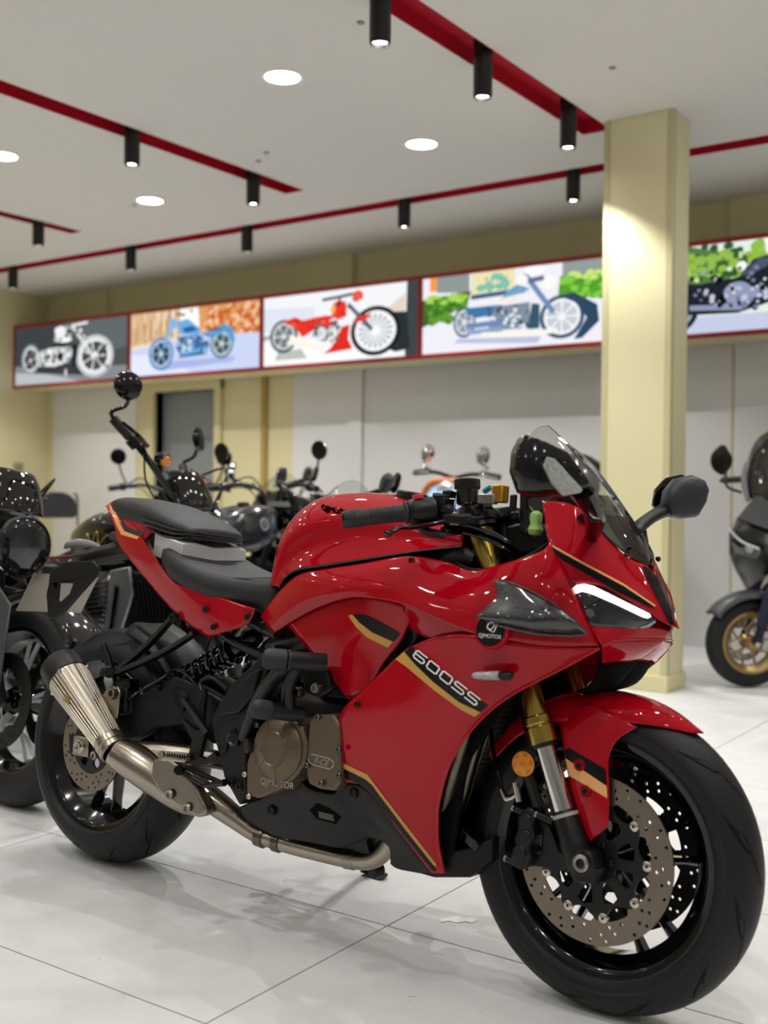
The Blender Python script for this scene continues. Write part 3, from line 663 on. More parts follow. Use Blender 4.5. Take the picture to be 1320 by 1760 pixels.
# front discs + carriers
NB = 9
def carrier(y):
    out = []
    for i in range(NB*10):
        a = 2*math.pi*i/(NB*10); ph = (i % 10)/10; k = .5+.5*math.cos(2*math.pi*ph)
        r = .094+.020*k**1.5; out.append((r*math.cos(a), r*math.sin(a)))
    hs = [circ(0, 0, .026, 20)]
    for i in range(NB):
        a = 2*math.pi*(i+.5)/NB
        def pp(r, da): return (r*math.cos(a+da), r*math.sin(a+da))
        hs.append([pp(.05, -.12), pp(.066, -.2), pp(.082, -.21), pp(.088, 0), pp(.082, .21), pp(.066, .2), pp(.05, .12), pp(.046, 0)])
    return holes_plate(out, hs, y-.003, .006)
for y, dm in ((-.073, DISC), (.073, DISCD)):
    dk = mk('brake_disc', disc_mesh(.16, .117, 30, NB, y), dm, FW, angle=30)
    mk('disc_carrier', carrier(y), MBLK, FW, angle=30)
    for i in range(NB):
        a = 2*math.pi*i/NB+.07; c = (.1085*math.cos(a), y, .1085*math.sin(a))
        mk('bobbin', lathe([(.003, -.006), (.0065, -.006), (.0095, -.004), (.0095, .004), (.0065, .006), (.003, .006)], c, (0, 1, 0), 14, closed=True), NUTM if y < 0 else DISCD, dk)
for s in (-1, 1):
    for i in range(6):
        a = 2*math.pi*i/6; bolt((.036*math.cos(a), s*.079, .036*math.sin(a)), (0, s, 0), .006, MBLK, FW)
# rear disc
dk = mk('brake_disc', disc_mesh(.12, .075, 26, 6, -.098), DISC, RW, angle=30)
mk('disc_carrier', holes_plate(circ(0, 0, .074, 36), [circ(0, 0, .02, 16)]+[circ(.05*math.cos(i*math.pi/3), .05*math.sin(i*math.pi/3), .013, 10) for i in range(6)], -.101, .006), MBLK, RW)
mk('sprocket', holes_plate([(((.105 if i % 2 else .111))*math.cos(2*math.pi*i/90), ((.105 if i % 2 else .111))*math.sin(2*math.pi*i/90)) for i in range(90)], [circ(0, 0, .05, 24)], .098, .006), STEEL, RW)
mk('axle', cyl((0, -.145, 0), (0, .145, 0), .011, 16), STEEL, RW)
mk('axle', cyl((0, -.118, 0), (0, .118, 0), .012, 16), STEEL, FW)

# ------------------------------------------------------------------ front fork
fa0, fa1 = L(838, 955, .102), L(979, 1425, .102)
fd = (fa1-fa0).normalized(); fd.y = 0; fd.normalize()
def fk(t, w=.102): p = fa0+fd*t; return Vector((p.x, -w, p.z))
def tz(py_pt): return (py_pt-fa0).dot(fd)
t_top = tz(L(815, 868, .102)); t_g1 = tz(L(917, 1232, .102)); t_g2 = tz(L(931, 1279, .102)); t_c = tz(L(971, 1392, .102)); t_b = tz(L(1003, 1490, .102))
for s in (1, -1):
    w = .102*s
    F_ = empty('fork_leg'); F_.parent = bike
    mk('outer_tube', lathe([(.0, 0), (.0265, 0), (.0265, t_g1-t_top), (.0305, t_g1-t_top+.003), (.0305, t_g1-t_top+.016), (.029, t_g1-t_top+.018), (.029, t_g1-t_top+.021), (.0305, t_g1-t_top+.023), (.0305, t_g2-t_top), (.023, t_g2-t_top), (0, t_g2-t_top)], fk(t_top, w), fd, 32), GOLD, F_)
    mk('dust_seal', lathe([(.0215, 0), (.0285, 0), (.0265, .008), (.0215, .008)], fk(t_g2, w), fd, 28, closed=True), BLK, F_)
    mk('stanchion', cyl(fk(t_g2, w), fk(t_c+.02, w), .0208, 28), mat('stanchion_chrome', 'd6d6d4', .1, 1), F_)
    mk('slider', lathe([(0, 0), (.0235, 0), (.0255, .004), (.0255, .05), (.028, .06), (.028, t_b-t_c-.02), (.02, t_b-t_c+.025), (0, t_b-t_c+.03)], fk(t_c, w), fd, 28), MBLK, F_)
    ax = Vector((WBASE, -w-s*.002, RF))
    mk('axle_clamp', join(cyl(ax+Vector((0, -.024*s, 0)), ax+Vector((0, .026*s, 0)), .0265, 24, ch=.003), box(ax+Vector((.012, 0, -.02)), (.035, .045, .03))), MBLK, F_, angle=30, bevel=.002)
    mk('axle_end', lathe([(.009, .0), (.009, .005), (.013, .006), (.0165, .004), (.0165, -.002)], ax+Vector((0, -.024*s, 0)), (0, -s, 0), 24), STEEL, F_)
    mk('size_band', lathe([(.0257, .0), (.0259, .0), (.0259, .007), (.0257, .007)], fk(t_c+.006, w), fd, 28), GREYP, F_)
# triple clamps
ct = fk(t_top, 0); up = -fd
def clampbox(c, th, m, name, par=None):
    x_, z_ = fd.cross(Vector((0, 1, 0))).normalized(), fd
    R = Matrix((x_, Vector((0, 1, 0)), -z_)).transposed()
    out = []
    for (x, y) in [(-.03, -.14), (.02, -.145), (.035, -.12), (.03, -.06), (.05, -.03), (.05, .03), (.03, .06), (.035, .12), (.02, .145), (-.03, .14), (-.045, .05), (-.045, -.05)]: out.append(c+R @ Vector((x, y, 0)))
    return plate(out, fd*th, name, m, par or bike, bevel=.004)
clampbox(fk(t_top+.012, 0), .025, MBLK, 'upper_triple_clamp'); clampbox(fk(t_top+.24, 0), .035, MBLK, 'lower_triple_clamp')
for s in (1, -1):
    mk('fork_cap', lathe([(0, -.012), (.012, -.012), (.014, -.006), (.024, -.004), (.026, .002), (.0, .002)], fk(t_top, .102*s), fd, 24), GBLK, bike)
    cc = mk('clip_on_clamp', lathe([(.0268, 0), (.038, 0), (.04, .004), (.04, .016), (.037, .018), (.037, .022), (.04, .024), (.04, .038), (.037, .041), (.037, .045), (.038, .05), (.0268, .052)], fk(t_top+.004, .102*s), fd, 28, closed=True), BLK, bike)
# ------------------------------------------------------------------ front fender
def pol(a, r, w): a = math.radians(a); return Vector((WBASE+r*math.cos(a), -w, RF+r*math.sin(a)))
frows = [
 [pol(146, .322, 0), pol(128, .322, 0), pol(112, .322, 0), pol(95, .319, 0), pol(80, .316, 0), pol(67, .314, 0), pol(56, .313, 0)],
 [pol(146, .320, .032), pol(128, .320, .034), pol(112, .320, .036), pol(95, .316, .036), pol(80, .312, .034), pol(68, .309, .026), pol(57, .309, .010)],
 [pol(147, .308, .060), pol(129, .306, .066), pol(112, .304, .070), pol(95, .300, .070), pol(80, .294, .064), pol(69, .295, .046), pol(57.5, .307, .016)],
 [pol(148, .285, .070), pol(130, .276, .078), pol(113, .268, .084), pol(97, .262, .082), pol(82, .268, .074), pol(70, .283, .056), pol(58, .304, .020)]]
fr = orient(grid(frows, 6, 5)); fl_ = mirror(fr)
n0 = len(fr[0]); fd_ = join(fr, fl_)
fender = mk('front_fender', fd_, RED, bike, solid=.0028, solid_off=-1, angle=50); SURF['front_fender'] = [fr]
leg = [[(955, 1232, .076), (1000, 1210, .078), (1048, 1222, .074), (1095, 1250, .068)], [(965, 1262, .088), (1000, 1245, .090), (1035, 1262, .088), (1062, 1271, .082)], [(970, 1300, .090), (1000, 1290, .094), (1030, 1295, .092), (1046, 1305, .088)], [(984, 1365, .09), (1008, 1360, .093), (1030, 1360, .091), (1047, 1365, .088)], [(1000, 1415, .09), (1018, 1408, .091), (1034, 1405, .09), (1046, 1405, .088)], [(1014, 1447, .089), (1020, 1442, .089), (1032, 1432, .089), (1044, 1421, .088)]]
panel('fender_stay', leg, RED, fender, th=.003)
for i, (x, y) in enumerate(((996, 1315), (1006, 1360))):
    p = L(x, y, .095)
    for s in (1, -1):
        mk('bolt_cup', lathe([(.0, .001), (.009, .001), (.011, .003), (.012, 0), (0, 0)], (p.x, s*p.y, p.z), (0, s*-1, 0), 16), RED, fender); bolt((p.x, s*(p.y-.001), p.z), (0, -s, 0), .006, MBLK, fender)
decal('stripe_black_decal', [[(978, 1285), (1041, 1322), (1043, 1350), (972, 1302), (970, 1290)]], SURF['fender_stay'], STR_B, fender)
decal('stripe_peach_decal', [[(972, 1303), (978, 1307), (1043, 1351), (1044, 1372), (979, 1333)]], SURF['fender_stay'], ORG, fender)
decal('vent_decal', [[(999, 1222), (1014, 1218), (1028, 1222), (1012, 1232), (1002, 1235)]], SURF['front_fender'], STR_B, fender)
# ------------------------------------------------------------------ brake caliper, reflector, hoses
for s in (1, -1):
    C_ = empty('brake_caliper'); C_.parent = bike
    def sy(p): return Vector((p[0], p[1]*s, p[2]))
    out = [(886, 1402), (900, 1388), (912, 1386), (920, 1398), (915, 1420), (918, 1438), (908, 1452), (912, 1470), (905, 1490), (893, 1497), (880, 1486), (874, 1470), (885, 1455), (882, 1440), (888, 1425)]
    poly = [sy(L(x, y, .118)) for x, y in out]
    plate(poly, (0, .062*s, 0), 'caliper_body', MBLK, C_, bevel=.007, seg=3)
    for x, y in ((903, 1410), (902, 1438), (893, 1465)):
        p = L(x, y, .118); mk('piston_cap', lathe([(0, .004), (.012, .004), (.0145, .002), (.0145, -.004)], sy(p), (0, -s, 0), 20), MBLK, C_)
    for x, y in ((884, 1389), (871, 1475), (924, 1400)):
        p = L(x, y, .11); mk('caliper_bolt', cyl(sy(p), sy(p)+Vector((.035, 0, -.008)), .0075, 12), MBLK, C_); bolt(sy(p)+Vector((-.001, 0, 0)), (-1, 0, .2), .008, STEEL, C_)
    br = [(915, 1392), (945, 1420), (960, 1465), (985, 1470), (985, 1500), (950, 1495), (925, 1490), (905, 1488), (930, 1465), (932, 1430), (912, 1405)]
    plate([sy(L(x, y, .092)) for x, y in br], (0, .012*s, 0), 'caliper_bracket', MBLK, C_, bevel=.003)
    if s == 1:
        v, f = text_mesh('J.JUAN', .0135, bold=.0002)
        c0, c1 = L(907, 1412, .1195), L(897, 1462, .1195); u = (c1-c0).normalized(); vv = Vector((0, -1, 0)).cross(u)
        c = (c0+c1)/2; mk('maker_name', ([c+u*p.x+vv*p.y+Vector((0, -.0006, 0)) for p in v], f), mat('dark_engraving', '4a4a4a', .5), C_, smooth=False)
    R_ = empty('fork_reflector'); R_.parent = bike
    p = sy(L(899, 1313, .125))
    mk('lens', lathe([(0, .0035), (.012, .0034), (.0235, .002), (.025, 0)], p, (0, -s, 0), 6*4), AMB, R_)
    mk('facet', ([p+Vector((0, -s*.0038, 0))]+[p+Vector((.0225*math.cos(i*math.pi/3+k*.02), -s*.0026, .0225*math.sin(i*math.pi/3+k*.02))) for i in range(6) for k in (0, 26)], [(0, 1+2*i, 2+2*i) for i in range(6)]), mat('amber_facet', 'c66f0c', .3, coat=.5), R_, smooth=False)
    mk('backing', lathe([(0, 0), (.0255, 0), (.0255, -.006), (0, -.006)], p, (0, -s, 0), 24), BLK, R_)
    mk('bracket', tube([p+Vector((0, .006*s, -.01)), sy(L(912, 1345, .112)), sy(L(925, 1385, .105))], [.009, .012, .012], 8, 4), BLK, R_)
    H_ = tube([sy(L(840, 1210, .08)), sy(L(848, 1290, .1)), sy(L(858, 1335, .115)), sy(L(868, 1368, .118)), sy(L(884, 1366, .12)), sy(L(890, 1348, .12))], .0045, 8, 6)
    mk('brake_hose', H_, GBLK, bike)
    bj = mk('hose_banjo', join(tube([sy(L(861, 1357, .118)), sy(L(870, 1374, .12)), sy(L(888, 1366, .12))], .0042, 8, 5), cyl(sy(L(885, 1345, .12)), sy(L(892, 1378, .12)), .0062, 12)), NUTM, bike)
# ------------------------------------------------------------------ fuel tank
crown = [(.556, .79, 0), (.572, .895, 0), (.602, .962, 0), (.671, 1.0, 0), (.777, 1.012, 0), (.889, 1.006, 0), (.98, .985, 0), (1.068, .958, 0), (1.13, .935, 0)]
rw1 = [(.566, .785, .05), (.582, .885, .05), (.615, .95, .048), (.68, .992, .045), (.78, 1.004, .045), (.889, .998, .045), (.98, .978, .045), (1.07, .952, .045), (1.135, .93, .045)]
rw2 = [(.588, .78, .095), (.606, .87, .098), (.64, .928, .10), (.70, .966, .10), (.79, .978, .10), (.892, .974, .10), (.985, .958, .10), (1.075, .936, .10), (1.14, .916, .095)]
rw3 = [(.615, .777, .118), (.634, .845, .128), (.672, .893, .136), (.73, .925, .14), (.805, .94, .142), (.9, .94, .143), (.99, .93, .142), (1.08, .915, .138), (1.145, .902, .128)]
rw4 = [(.632, .776, .124), (.655, .815, .130), (.697, .852, .134), (.762, .876, .138), (.84, .892, .142), (.915, .898, .146), (1.0, .898, .147), (1.085, .896, .142), (1.15, .893, .132)]
seam = [(.650, .775, .13), (.676, .799, .142), (.725, .82, .155), (.81, .832, .165), (.911, .848, .170), (.97, .858, .170), (1.034, .869, .168), (1.1, .88, .157), (1.154, .888, .142)]
trow = [[Vector((x, -w, z)) for x, z, w in r] for r in (crown, rw1, rw2, rw3, rw4, seam)]
tr = orient(grid(trow, 7, 6)); SURF['fuel_tank'] = [tr]
tank = mk('fuel_tank', join(tr, mirror(tr)), RED, bike, angle=60)
mk('fuel_cap', lathe([(0, .012), (.03, .012), (.036, .009), (.038, 0), (.038, -.01)], (.92, 0, 1.003), (.15, 0, 1), 28), MBLK, tank)
both('seam_gap_shade', tube([Vector((x, -w, z-.003)) for x, z, w in seam], .0022, 6, 6), BLK, tank)  # thin black tube imitating the shaded gap along the tank seam
# ------------------------------------------------------------------ side fairings
cols = [
 [(447, 1060, .12), (455, 1070, .125), (462, 1080, .13), (470, 1088, .135)],
 [(484, 1012, .138), (488, 1030, .15), (494, 1052, .155), (500, 1070, .15)],
 [(515, 987, .154), (521, 1006, .17), (530, 1030, .178), (540, 1048, .172)],
 [(560, 978, .170), (565, 995, .188), (572, 1018, .198), (580, 1033, .192)],
 [(620, 969, .178), (620, 987, .198), (620, 1010, .21), (620, 1027, .207)],
 [(700, 956, .178), (697, 978, .205), (694, 1010, .226), (690, 1038, .232)],
 [(768, 966, .178), (762, 990, .215), (750, 1025, .24), (742, 1060, .25)],
 [(810, 980, .2), (812, 1005, .235), (808, 1045, .256), (802, 1085, .262)],
 [(860, 970, .215), (865, 1005, .243), (866, 1050, .26), (862, 1098, .262)],
 [(925, 950, .205), (935, 995, .226), (940, 1050, .235), (940, 1110, .232)],
 [(946, 932, .185), (985, 1010, .18), (1008, 1062, .178), (1030, 1110, .165)]]
upf = panel('upper_fairing', [[c[i] for c in cols] for i in range(4)], RED, nu=7, nv=7)
panel('vent_panel', [
 [(488, 1066, .138), (536, 1043, .158), (578, 1028, .176), (620, 1022, .19), (660, 1026, .202), (712, 1042, .216)],
 [(522, 1108, .15), (560, 1085, .168), (590, 1078, .178), (620, 1078, .184), (655, 1085, .188), (690, 1100, .192)],
 [(552, 1142, .158), (580, 1135, .17), (600, 1128, .176), (620, 1128, .176), (640, 1132, .174), (658, 1142, .172)],
 [(598, 1202, .17), (606, 1200, .175), (613, 1197, .177), (620, 1195, .176), (628, 1192, .172), (634, 1188, .165)]], RED)
panel('vent_shoulder', [[(690, 1030, .214), (742, 1050, .234), (802, 1076, .248), (864, 1092, .252)], [(694, 1058, .204), (736, 1076, .222), (800, 1088, .243), (864, 1098, .25)], [(706, 1082, .196), (740, 1098, .214), (800, 1096, .238), (864, 1106, .246)]], RED)
panel('vent_throat', [[(708, 1064, .19), (720, 1090, .18), (690, 1125, .16)], [(650, 1110, .14), (655, 1140, .13), (650, 1160, .13)], [(628, 1140, .12), (628, 1170, .12), (630, 1195, .12)]], BLK)
lowf = panel('lower_fairing', [
 [(700, 1114, .222), (745, 1096, .238), (800, 1090, .256), (850, 1100, .26), (940, 1112, .231), (1030, 1114, .163)],
 [(670, 1141, .215), (725, 1130, .228), (785, 1135, .243), (840, 1145, .246), (900, 1150, .232), (965, 1148, .203)],
 [(630, 1181, .205), (690, 1178, .218), (745, 1185, .229), (800, 1192, .234), (840, 1195, .233), (875, 1195, .223)],
 [(585, 1226, .195), (645, 1230, .208), (700, 1235, .217), (750, 1240, .220), (790, 1245, .219), (815, 1246, .215)],
 [(583, 1285, .19), (640, 1290, .2), (690, 1300, .206), (730, 1305, .206), (755, 1308, .203), (774, 1308, .198)],
 [(586, 1338, .182), (640, 1342, .188), (690, 1358, .19), (720, 1366, .19), (740, 1372, .187), (754, 1374, .183)],
 [(628, 1355, .177), (660, 1370, .178), (695, 1386, .178), (722, 1396, .177), (740, 1403, .175), (751, 1406, .171)],
 [(688, 1431, .155), (705, 1437, .156), (720, 1441, .156), (734, 1445, .156), (745, 1447, .155), (752, 1449, .152)],
 [(742, 1501, .12), (746, 1501, .12), (750, 1501, .12), (754, 1501, .12), (758, 1501, .12), (763, 1501, .12)]], RED, nu=7, nv=6)
both('fairing_lip', tube([L(*p) for p in ((1030, 1114, .163), (965, 1149, .202), (875, 1196, .222), (816, 1247, .214), (775, 1309, .197), (755, 1375, .182), (752, 1407, .17), (753, 1450, .151), (763, 1500, .12))], .0035, 6, 6), RED, lowf)
# nose
nose = panel('nose_cowl', [
 [(932, 860, .14), (985, 868, .13), (1025, 903, .11), (1074, 954, .07), (1110, 972, .022), (1126, 987, 0)],
 [(936, 890, .158), (990, 910, .148), (1040, 950, .12), (1090, 995, .07), (1130, 1022, .022), (1143, 1028, 0)],
 [(945, 935, .185), (1000, 968, .168), (1050, 1000, .135), (1095, 1026, .088), (1135, 1050, .034), (1156, 1056, 0)],
 [(985, 1004, .178), (1030, 1006, .150), (1075, 1030, .110), (1115, 1052, .064), (1141, 1070, .028), (1168, 1080, 0)]], RED, nu=6, nv=6)
chin = panel('chin_cowl', [
 [(1012, 1070, .176), (1050, 1077, .141), (1088, 1080, .096), (1115, 1079, .058), (1137, 1081, .024), (1152, 1086, 0)],
 [(1024, 1092, .172), (1055, 1090, .14), (1090, 1090, .091), (1115, 1090, .052), (1135, 1092, .021), (1147, 1094, 0)],
 [(1034, 1109, .163), (1060, 1101, .136), (1090, 1099, .086), (1115, 1099, .046), (1132, 1099, .018), (1143, 1100, 0)]], RED, nu=5, nv=5)
panel('chin_underside', [
 [(1034, 1110, .160), (1060, 1102, .133), (1090, 1100, .083), (1115, 1100, .043), (1132, 1100, .016), (1142, 1101, 0)],
 [(1036, 1122, .145), (1060, 1118, .120), (1085, 1118, .080), (1105, 1118, .045), (1118, 1117, .02), (1126, 1116, 0)],
 [(1036, 1140, .125), (1052, 1138, .10), (1068, 1138, .07), (1080, 1138, .045), (1090, 1137, .02), (1097, 1136, 0)]], RED, chin, nu=5, nv=4)
both('chin_edge', tube([L(*p) for p in ((1034, 1109.5, .163), (1060, 1101, .137), (1090, 1099, .087), (1115, 1099, .047), (1132, 1099, .019), (1143, 1100, 0))], .0022, 6, 5), RED, chin)
# black intake duct under the nose
duct = [[L(x, y, w) for x, y, w in r] for r in ([(1030, 1130, .12), (1055, 1137, .095), (1078, 1138, .05), (1097, 1137, 0)], [(1020, 1175, .1), (1035, 1178, .08), (1050, 1180, .04), (1060, 1180, 0)], [(990, 1190, .08), (1000, 1192, .06), (1010, 1194, .03), (1020, 1194, 0)])]
dd_ = orient(grid(duct, 4, 4)); mk('intake_duct', join(dd_, mirror(dd_)), MATT, bike, solid=.003, solid_off=-1)
# headlight
hl = empty('headlight'); hl.parent = bike
hrows = [[(985, 1010, .1765), (1000, 1004, .170), (1040, 1012, .144), (1080, 1033, .106), (1112, 1052, .067), (1128, 1065, .044)],
 [(994, 1030, .179), (1008, 1040, .176), (1045, 1048, .149), (1083, 1060, .109), (1110, 1067, .072), (1127, 1070, .048)],
 [(1003, 1047, .179), (1016, 1073, .176), (1050, 1079, .142), (1085, 1081, .1), (1106, 1080, .07), (1124, 1074, .046)]]
panel('headlight_lens', hrows, HLENS, hl, nu=5, nv=5)
decal('daytime_led', [[(984, 1012), (992, 1006), (1004, 1004), (1020, 1008), (1060, 1028), (1115, 1055), (1118, 1060), (1112, 1063), (1104, 1061), (1060, 1040), (1014, 1020), (1000, 1017), (989, 1021)]], SURF['headlight_lens'], LEDM, hl, off=.0018)
decal('projector_ring', [[(1005, 1050), (1012, 1046), (1020, 1050), (1022, 1058), (1014, 1062), (1007, 1058)]], SURF['headlight_lens'], mat('projector_chrome', '8c8f93', .15, 1), hl, off=.0014)
decal('lens_corner', [[(1096, 1078), (1112, 1073), (1124, 1066), (1127, 1068), (1116, 1077), (1104, 1080)]], SURF['headlight_lens'], mat('lens_corner_grey', '8e9397', .1, .6), hl, off=.0014)
# nose stripes, ridge strip
decal('nose_stripe_black', [[(950, 941), (962, 948), (1010, 975), (1070, 1008), (1124, 1042), (1122, 1046), (1060, 1017), (1000, 982), (966, 962), (949, 948)]], SURF['nose_cowl'], STR_B, nose)
decal('nose_stripe_gold', [[(949, 937), (962, 944), (1010, 971), (1070, 1003), (1126, 1041), (1124, 1043), (1070, 1007), (1010, 974.5), (962, 948), (950, 941)]], SURF['nose_cowl'], ORG, nose, off=.0016)
decal('ridge_strip', [[(1104, 973), (1114, 976), (1126, 990), (1146, 1032), (1160, 1074), (1152, 1076), (1130, 1032), (1112, 996)]], SURF['nose_cowl'], STR_B, nose)
# winglet
wing = panel('carbon_winglet', [
 [(847, 997, .248), (874, 999, .252), (925, 1022, .244), (972, 1052, .222), (1010, 1087, .187)],
 [(853, 1026, .262), (885, 1036, .272), (935, 1048, .266), (985, 1068, .232), (1010, 1088, .189)],
 [(818, 1058, .275), (865, 1064, .286), (920, 1074, .277), (975, 1084, .232), (1010, 1089, .190)],
 [(820, 1066, .262), (870, 1082, .262), (915, 1092, .25), (970, 1093, .22), (1010, 1090, .186)]], CARB, nu=5, nv=5)
for pts_ in (((853, 1031, .264), (890, 1042, .275), (935, 1052, .269), (982, 1071, .236)), ((874, 1000, .254), (925, 1023, .247), (972, 1053, .225), (1008, 1086, .191)), ((820, 1064, .272), (868, 1078, .276), (915, 1088, .264), (970, 1092, .226), (1008, 1090, .19)), ((866, 1018, .264), (910, 1032, .262), (955, 1050, .246))):
    both('winglet_ridge', tube([L(*p) for p in pts_], .0022, 6, 5), CARB, wing)
# badge
def badge(s):
    p = L(844, 1083, .276); p = Vector((p.x, p.y*s, p.z)); n = Vector((.05, -s*1, .12)).normalized()
    B_ = empty('round_badge'); B_.parent = bike
    mk('badge_ring', lathe([(.031, .002), (.0345, .002), (.036, -.001), (.036, -.01), (.031, -.01)], p, n, 40, closed=True), RED, B_)
    mk('badge_plate', lathe([(0, .0015), (.031, .0012), (.031, -.008)], p, n, 40), GBLK, B_)
    u = Vector((1*s, 0, 0)); u = (u-n*u.dot(n)).normalized(); v = n.cross(u)
    for txt, sz, oy, sh in (('QJ', .022, .007, .3), ('QJMOTOR', .0105, -.012, 0)):
        tv, tf = text_mesh(txt, sz, sh, bold=.0002); mk('badge_lettering', ([p+n*.0022+u*q.x+v*(q.y+oy) for q in tv], tf), WHT, B_, smooth=False)
badge(1); badge(-1)
# turn signal
for s in (1, -1):
    T_ = empty('turn_signal'); T_.parent = bike
    a, b = L(818, 1161, .258), L(880, 1161, .252); a.y *= s; b.y *= s; n = Vector((0, -s, 0)); d = (b-a).normalized()
    mk('signal_base', tube([a+d*.045+n*-.004, a+d*.058, b-d*.006, b+n*-.004], [.009, .0125, .0125, .007], 14, 3, flat=.7), BLK, T_)
    mk('signal_lens', tube([a+n*.002, a+d*.004+n*.004, a+d*.03+n*.006, a+d*.054+n*.006], [.007, .010, .0125, .0125], 14, 3, flat=.7), CLEARL, T_)
# ------------------------------------------------------------------ fairing decals
decal('side_stripe_gold', [[(695, 1120), (680, 1133), (700, 1147), (745, 1185), (790, 1218), (816, 1232), (826, 1224), (790, 1207), (745, 1172), (715, 1143)]], SURF['lower_fairing'], STR_G, lowf)
decal('side_stripe_black', [[(707, 1111), (696, 1121), (715, 1143), (745, 1171), (790, 1206), (827, 1223), (840, 1212), (812, 1196), (760, 1156), (728, 1124)]], SURF['lower_fairing'], STR_B, lowf)
decal('belly_stripe_gold', [[(585, 1309), (589, 1311), (632, 1331), (648, 1352), (700, 1420), (750, 1484), (751, 1490), (745, 1486), (696, 1424), (640, 1349), (628, 1339), (586, 1318)]], SURF['lower_fairing'], STR_G, lowf)
decal('belly_stripe_black', [[(586, 1319), (628, 1340), (640, 1350), (696, 1425), (748, 1490), (750, 1497), (744, 1496), (690, 1430), (640, 1366), (626, 1351), (588, 1335)]], SURF['lower_fairing'], STR_B, lowf)
decal('vent_stripe_gold', [[(599, 1058), (606, 1056), (618, 1070), (640, 1087), (676, 1103), (667, 1113), (632, 1096), (612, 1077)]], SURF['vent_panel'], STR_G, upf)
decal('vent_stripe_black', [[(607, 1056), (628, 1056), (650, 1066), (682, 1084), (688, 1090), (677, 1102), (641, 1086), (619, 1069)]], SURF['vent_panel'], STR_B, upf)
def text_px(name, s, size, ctr, u, v, targets, m, parent, shear=0, bold=0, spacing=1, off=.0018, mir=True):
    """lettering laid on a panel; u, v = pixel directions of the writing and of its height"""
    tv, tf = text_mesh(s, size, shear, spacing, bold)
    return decal(name, ([(ctr[0]+u[0]*q.x+v[0]*q.y, ctr[1]+u[1]*q.x+v[1]*q.y) for q in tv], tf), targets, m, parent, off=off, cuts=0, mir=mir, mode='mesh')
glyphs = {'6': [(.86, 1), (.12, 1), (0, .86), (0, .14), (.12, 0), (.74, 0), (.86, .14), (.86, .42), (.74, .54), (0, .54)], '0': [(.12, 1), (.74, 1), (.86, .86), (.86, .14), (.74, 0), (.12, 0), (0, .14), (0, .86), (.12, 1)], 'S': [(.9, 1), (.12, 1), (0, .86), (0, .64), (.12, .52), (.74, .52), (.86, .38), (.86, .14), (.74, 0), (-.04, 0)]}
gp_, th_ = [], .13
for i, g in enumerate('600SS'):
    def g2(x, y): x += i*1.16; return (711+x*19.4+y*7.2, 1128.5+x*15.2-y*11.5)
    path = glyphs[g]
    for (ax, ay), (bx, by) in zip(path, path[1:]):
        dx, dy = bx-ax, by-ay; q = math.hypot(dx, dy); dx, dy = dx/q*th_*.5, dy/q*th_*.5
        wx = 1.0 if abs(dx) < abs(dy) else 1.5
        gp_.append([g2(ax-dx-dy*wx, ay-dy+dx*wx), g2(bx+dx-dy*wx, by+dy+dx*wx), g2(bx+dx+dy*wx, by+dy-dx*wx), g2(ax-dx+dy*wx, ay-dy-dx*wx)])
decal('model_lettering', gp_, SURF['lower_fairing'], WHT, lowf, off=.0022, cuts=0, mir=False)
FBP = mat('flat_black_print', '050506', 1.0, spec=0.0)
text_px('tank_lettering', 'QJMOTOR', 1, (580, 879), (11.5, 2.6), (-1.5, -13), SURF['fuel_tank'], FBP, tank, off=.003, mir=False)
for k, (dx, dy) in enumerate(((.7, .2), (-.7, -.2), (0, .8))):
    text_px('tank_lettering', 'QJMOTOR', 1, (580+dx, 879+dy), (11.5, 2.6), (-1.5, -13), SURF['fuel_tank'], FBP, tank, off=.0026-.0004*k, mir=False)
for x, y, w in ((640, 1003, .202), (614, 1210, .202), (707, 963, .185)):
    p = L(x, y, w+.004)
    for s in (1, -1): bolt((p.x, p.y*s, p.z), (0, -s, .2), .0065, MBLK, upf if y < 1100 else lowf)
# ------------------------------------------------------------------ belly pan
bp = [(410, 1388), (427, 1380), (487, 1354), (503, 1336), (511, 1330), (520, 1340), (530, 1354), (573, 1364), (584, 1345), (626, 1354), (690, 1436), (742, 1500), (720, 1501), (673, 1489), (668, 1454), (655, 1441), (640, 1440), (580, 1458), (473, 1438), (424, 1414)]
def bw(x): return .125+.035*max(0, 1-abs(x-570)/150)
inn = [[(487, 1354, .15), (573, 1364, .162), (626, 1354, .17), (742, 1500, .12)]]
prow = [
 [(410, 1388, .125), (427, 1380, .132), (487, 1354, .150), (508, 1332, .156), (530, 1354, .160), (573, 1364, .164), (586, 1344, .167), (628, 1355, .170), (690, 1433, .150), (742, 1500, .120)],
 [(414, 1396, .125), (432, 1392, .131), (490, 1374, .148), (515, 1366, .154), (540, 1376, .158), (580, 1386, .160), (605, 1384, .160), (640, 1394, .158), (695, 1452, .142), (737, 1501, .118)],
 [(419, 1406, .122), (450, 1412, .126), (496, 1412, .138), (525, 1412, .142), (552, 1414, .144), (590, 1416, .144), (620, 1416, .142), (655, 1424, .136), (698, 1470, .128), (728, 1500, .113)],
 [(424, 1414, .112), (473, 1438, .112), (510, 1444, .116), (545, 1450, .118), (580, 1457, .118), (612, 1450, .116), (640, 1440, .114), (668, 1456, .110), (675, 1489, .104), (720, 1501, .108)]]
bel = panel('belly_pan', prow, BLK, nu=5, nv=5)
decal('belly_vent', [[(532, 1392), (545, 1380), (565, 1388), (587, 1404), (578, 1416), (545, 1408)]], SURF['belly_pan'], MATT, bel, off=.001)
decal('belly_vent_mesh', [[(548, 1394), (573, 1400), (575, 1411), (549, 1405)]], SURF['belly_pan'], mat('mesh_grey', '4a4842', .5), bel, off=.0016)
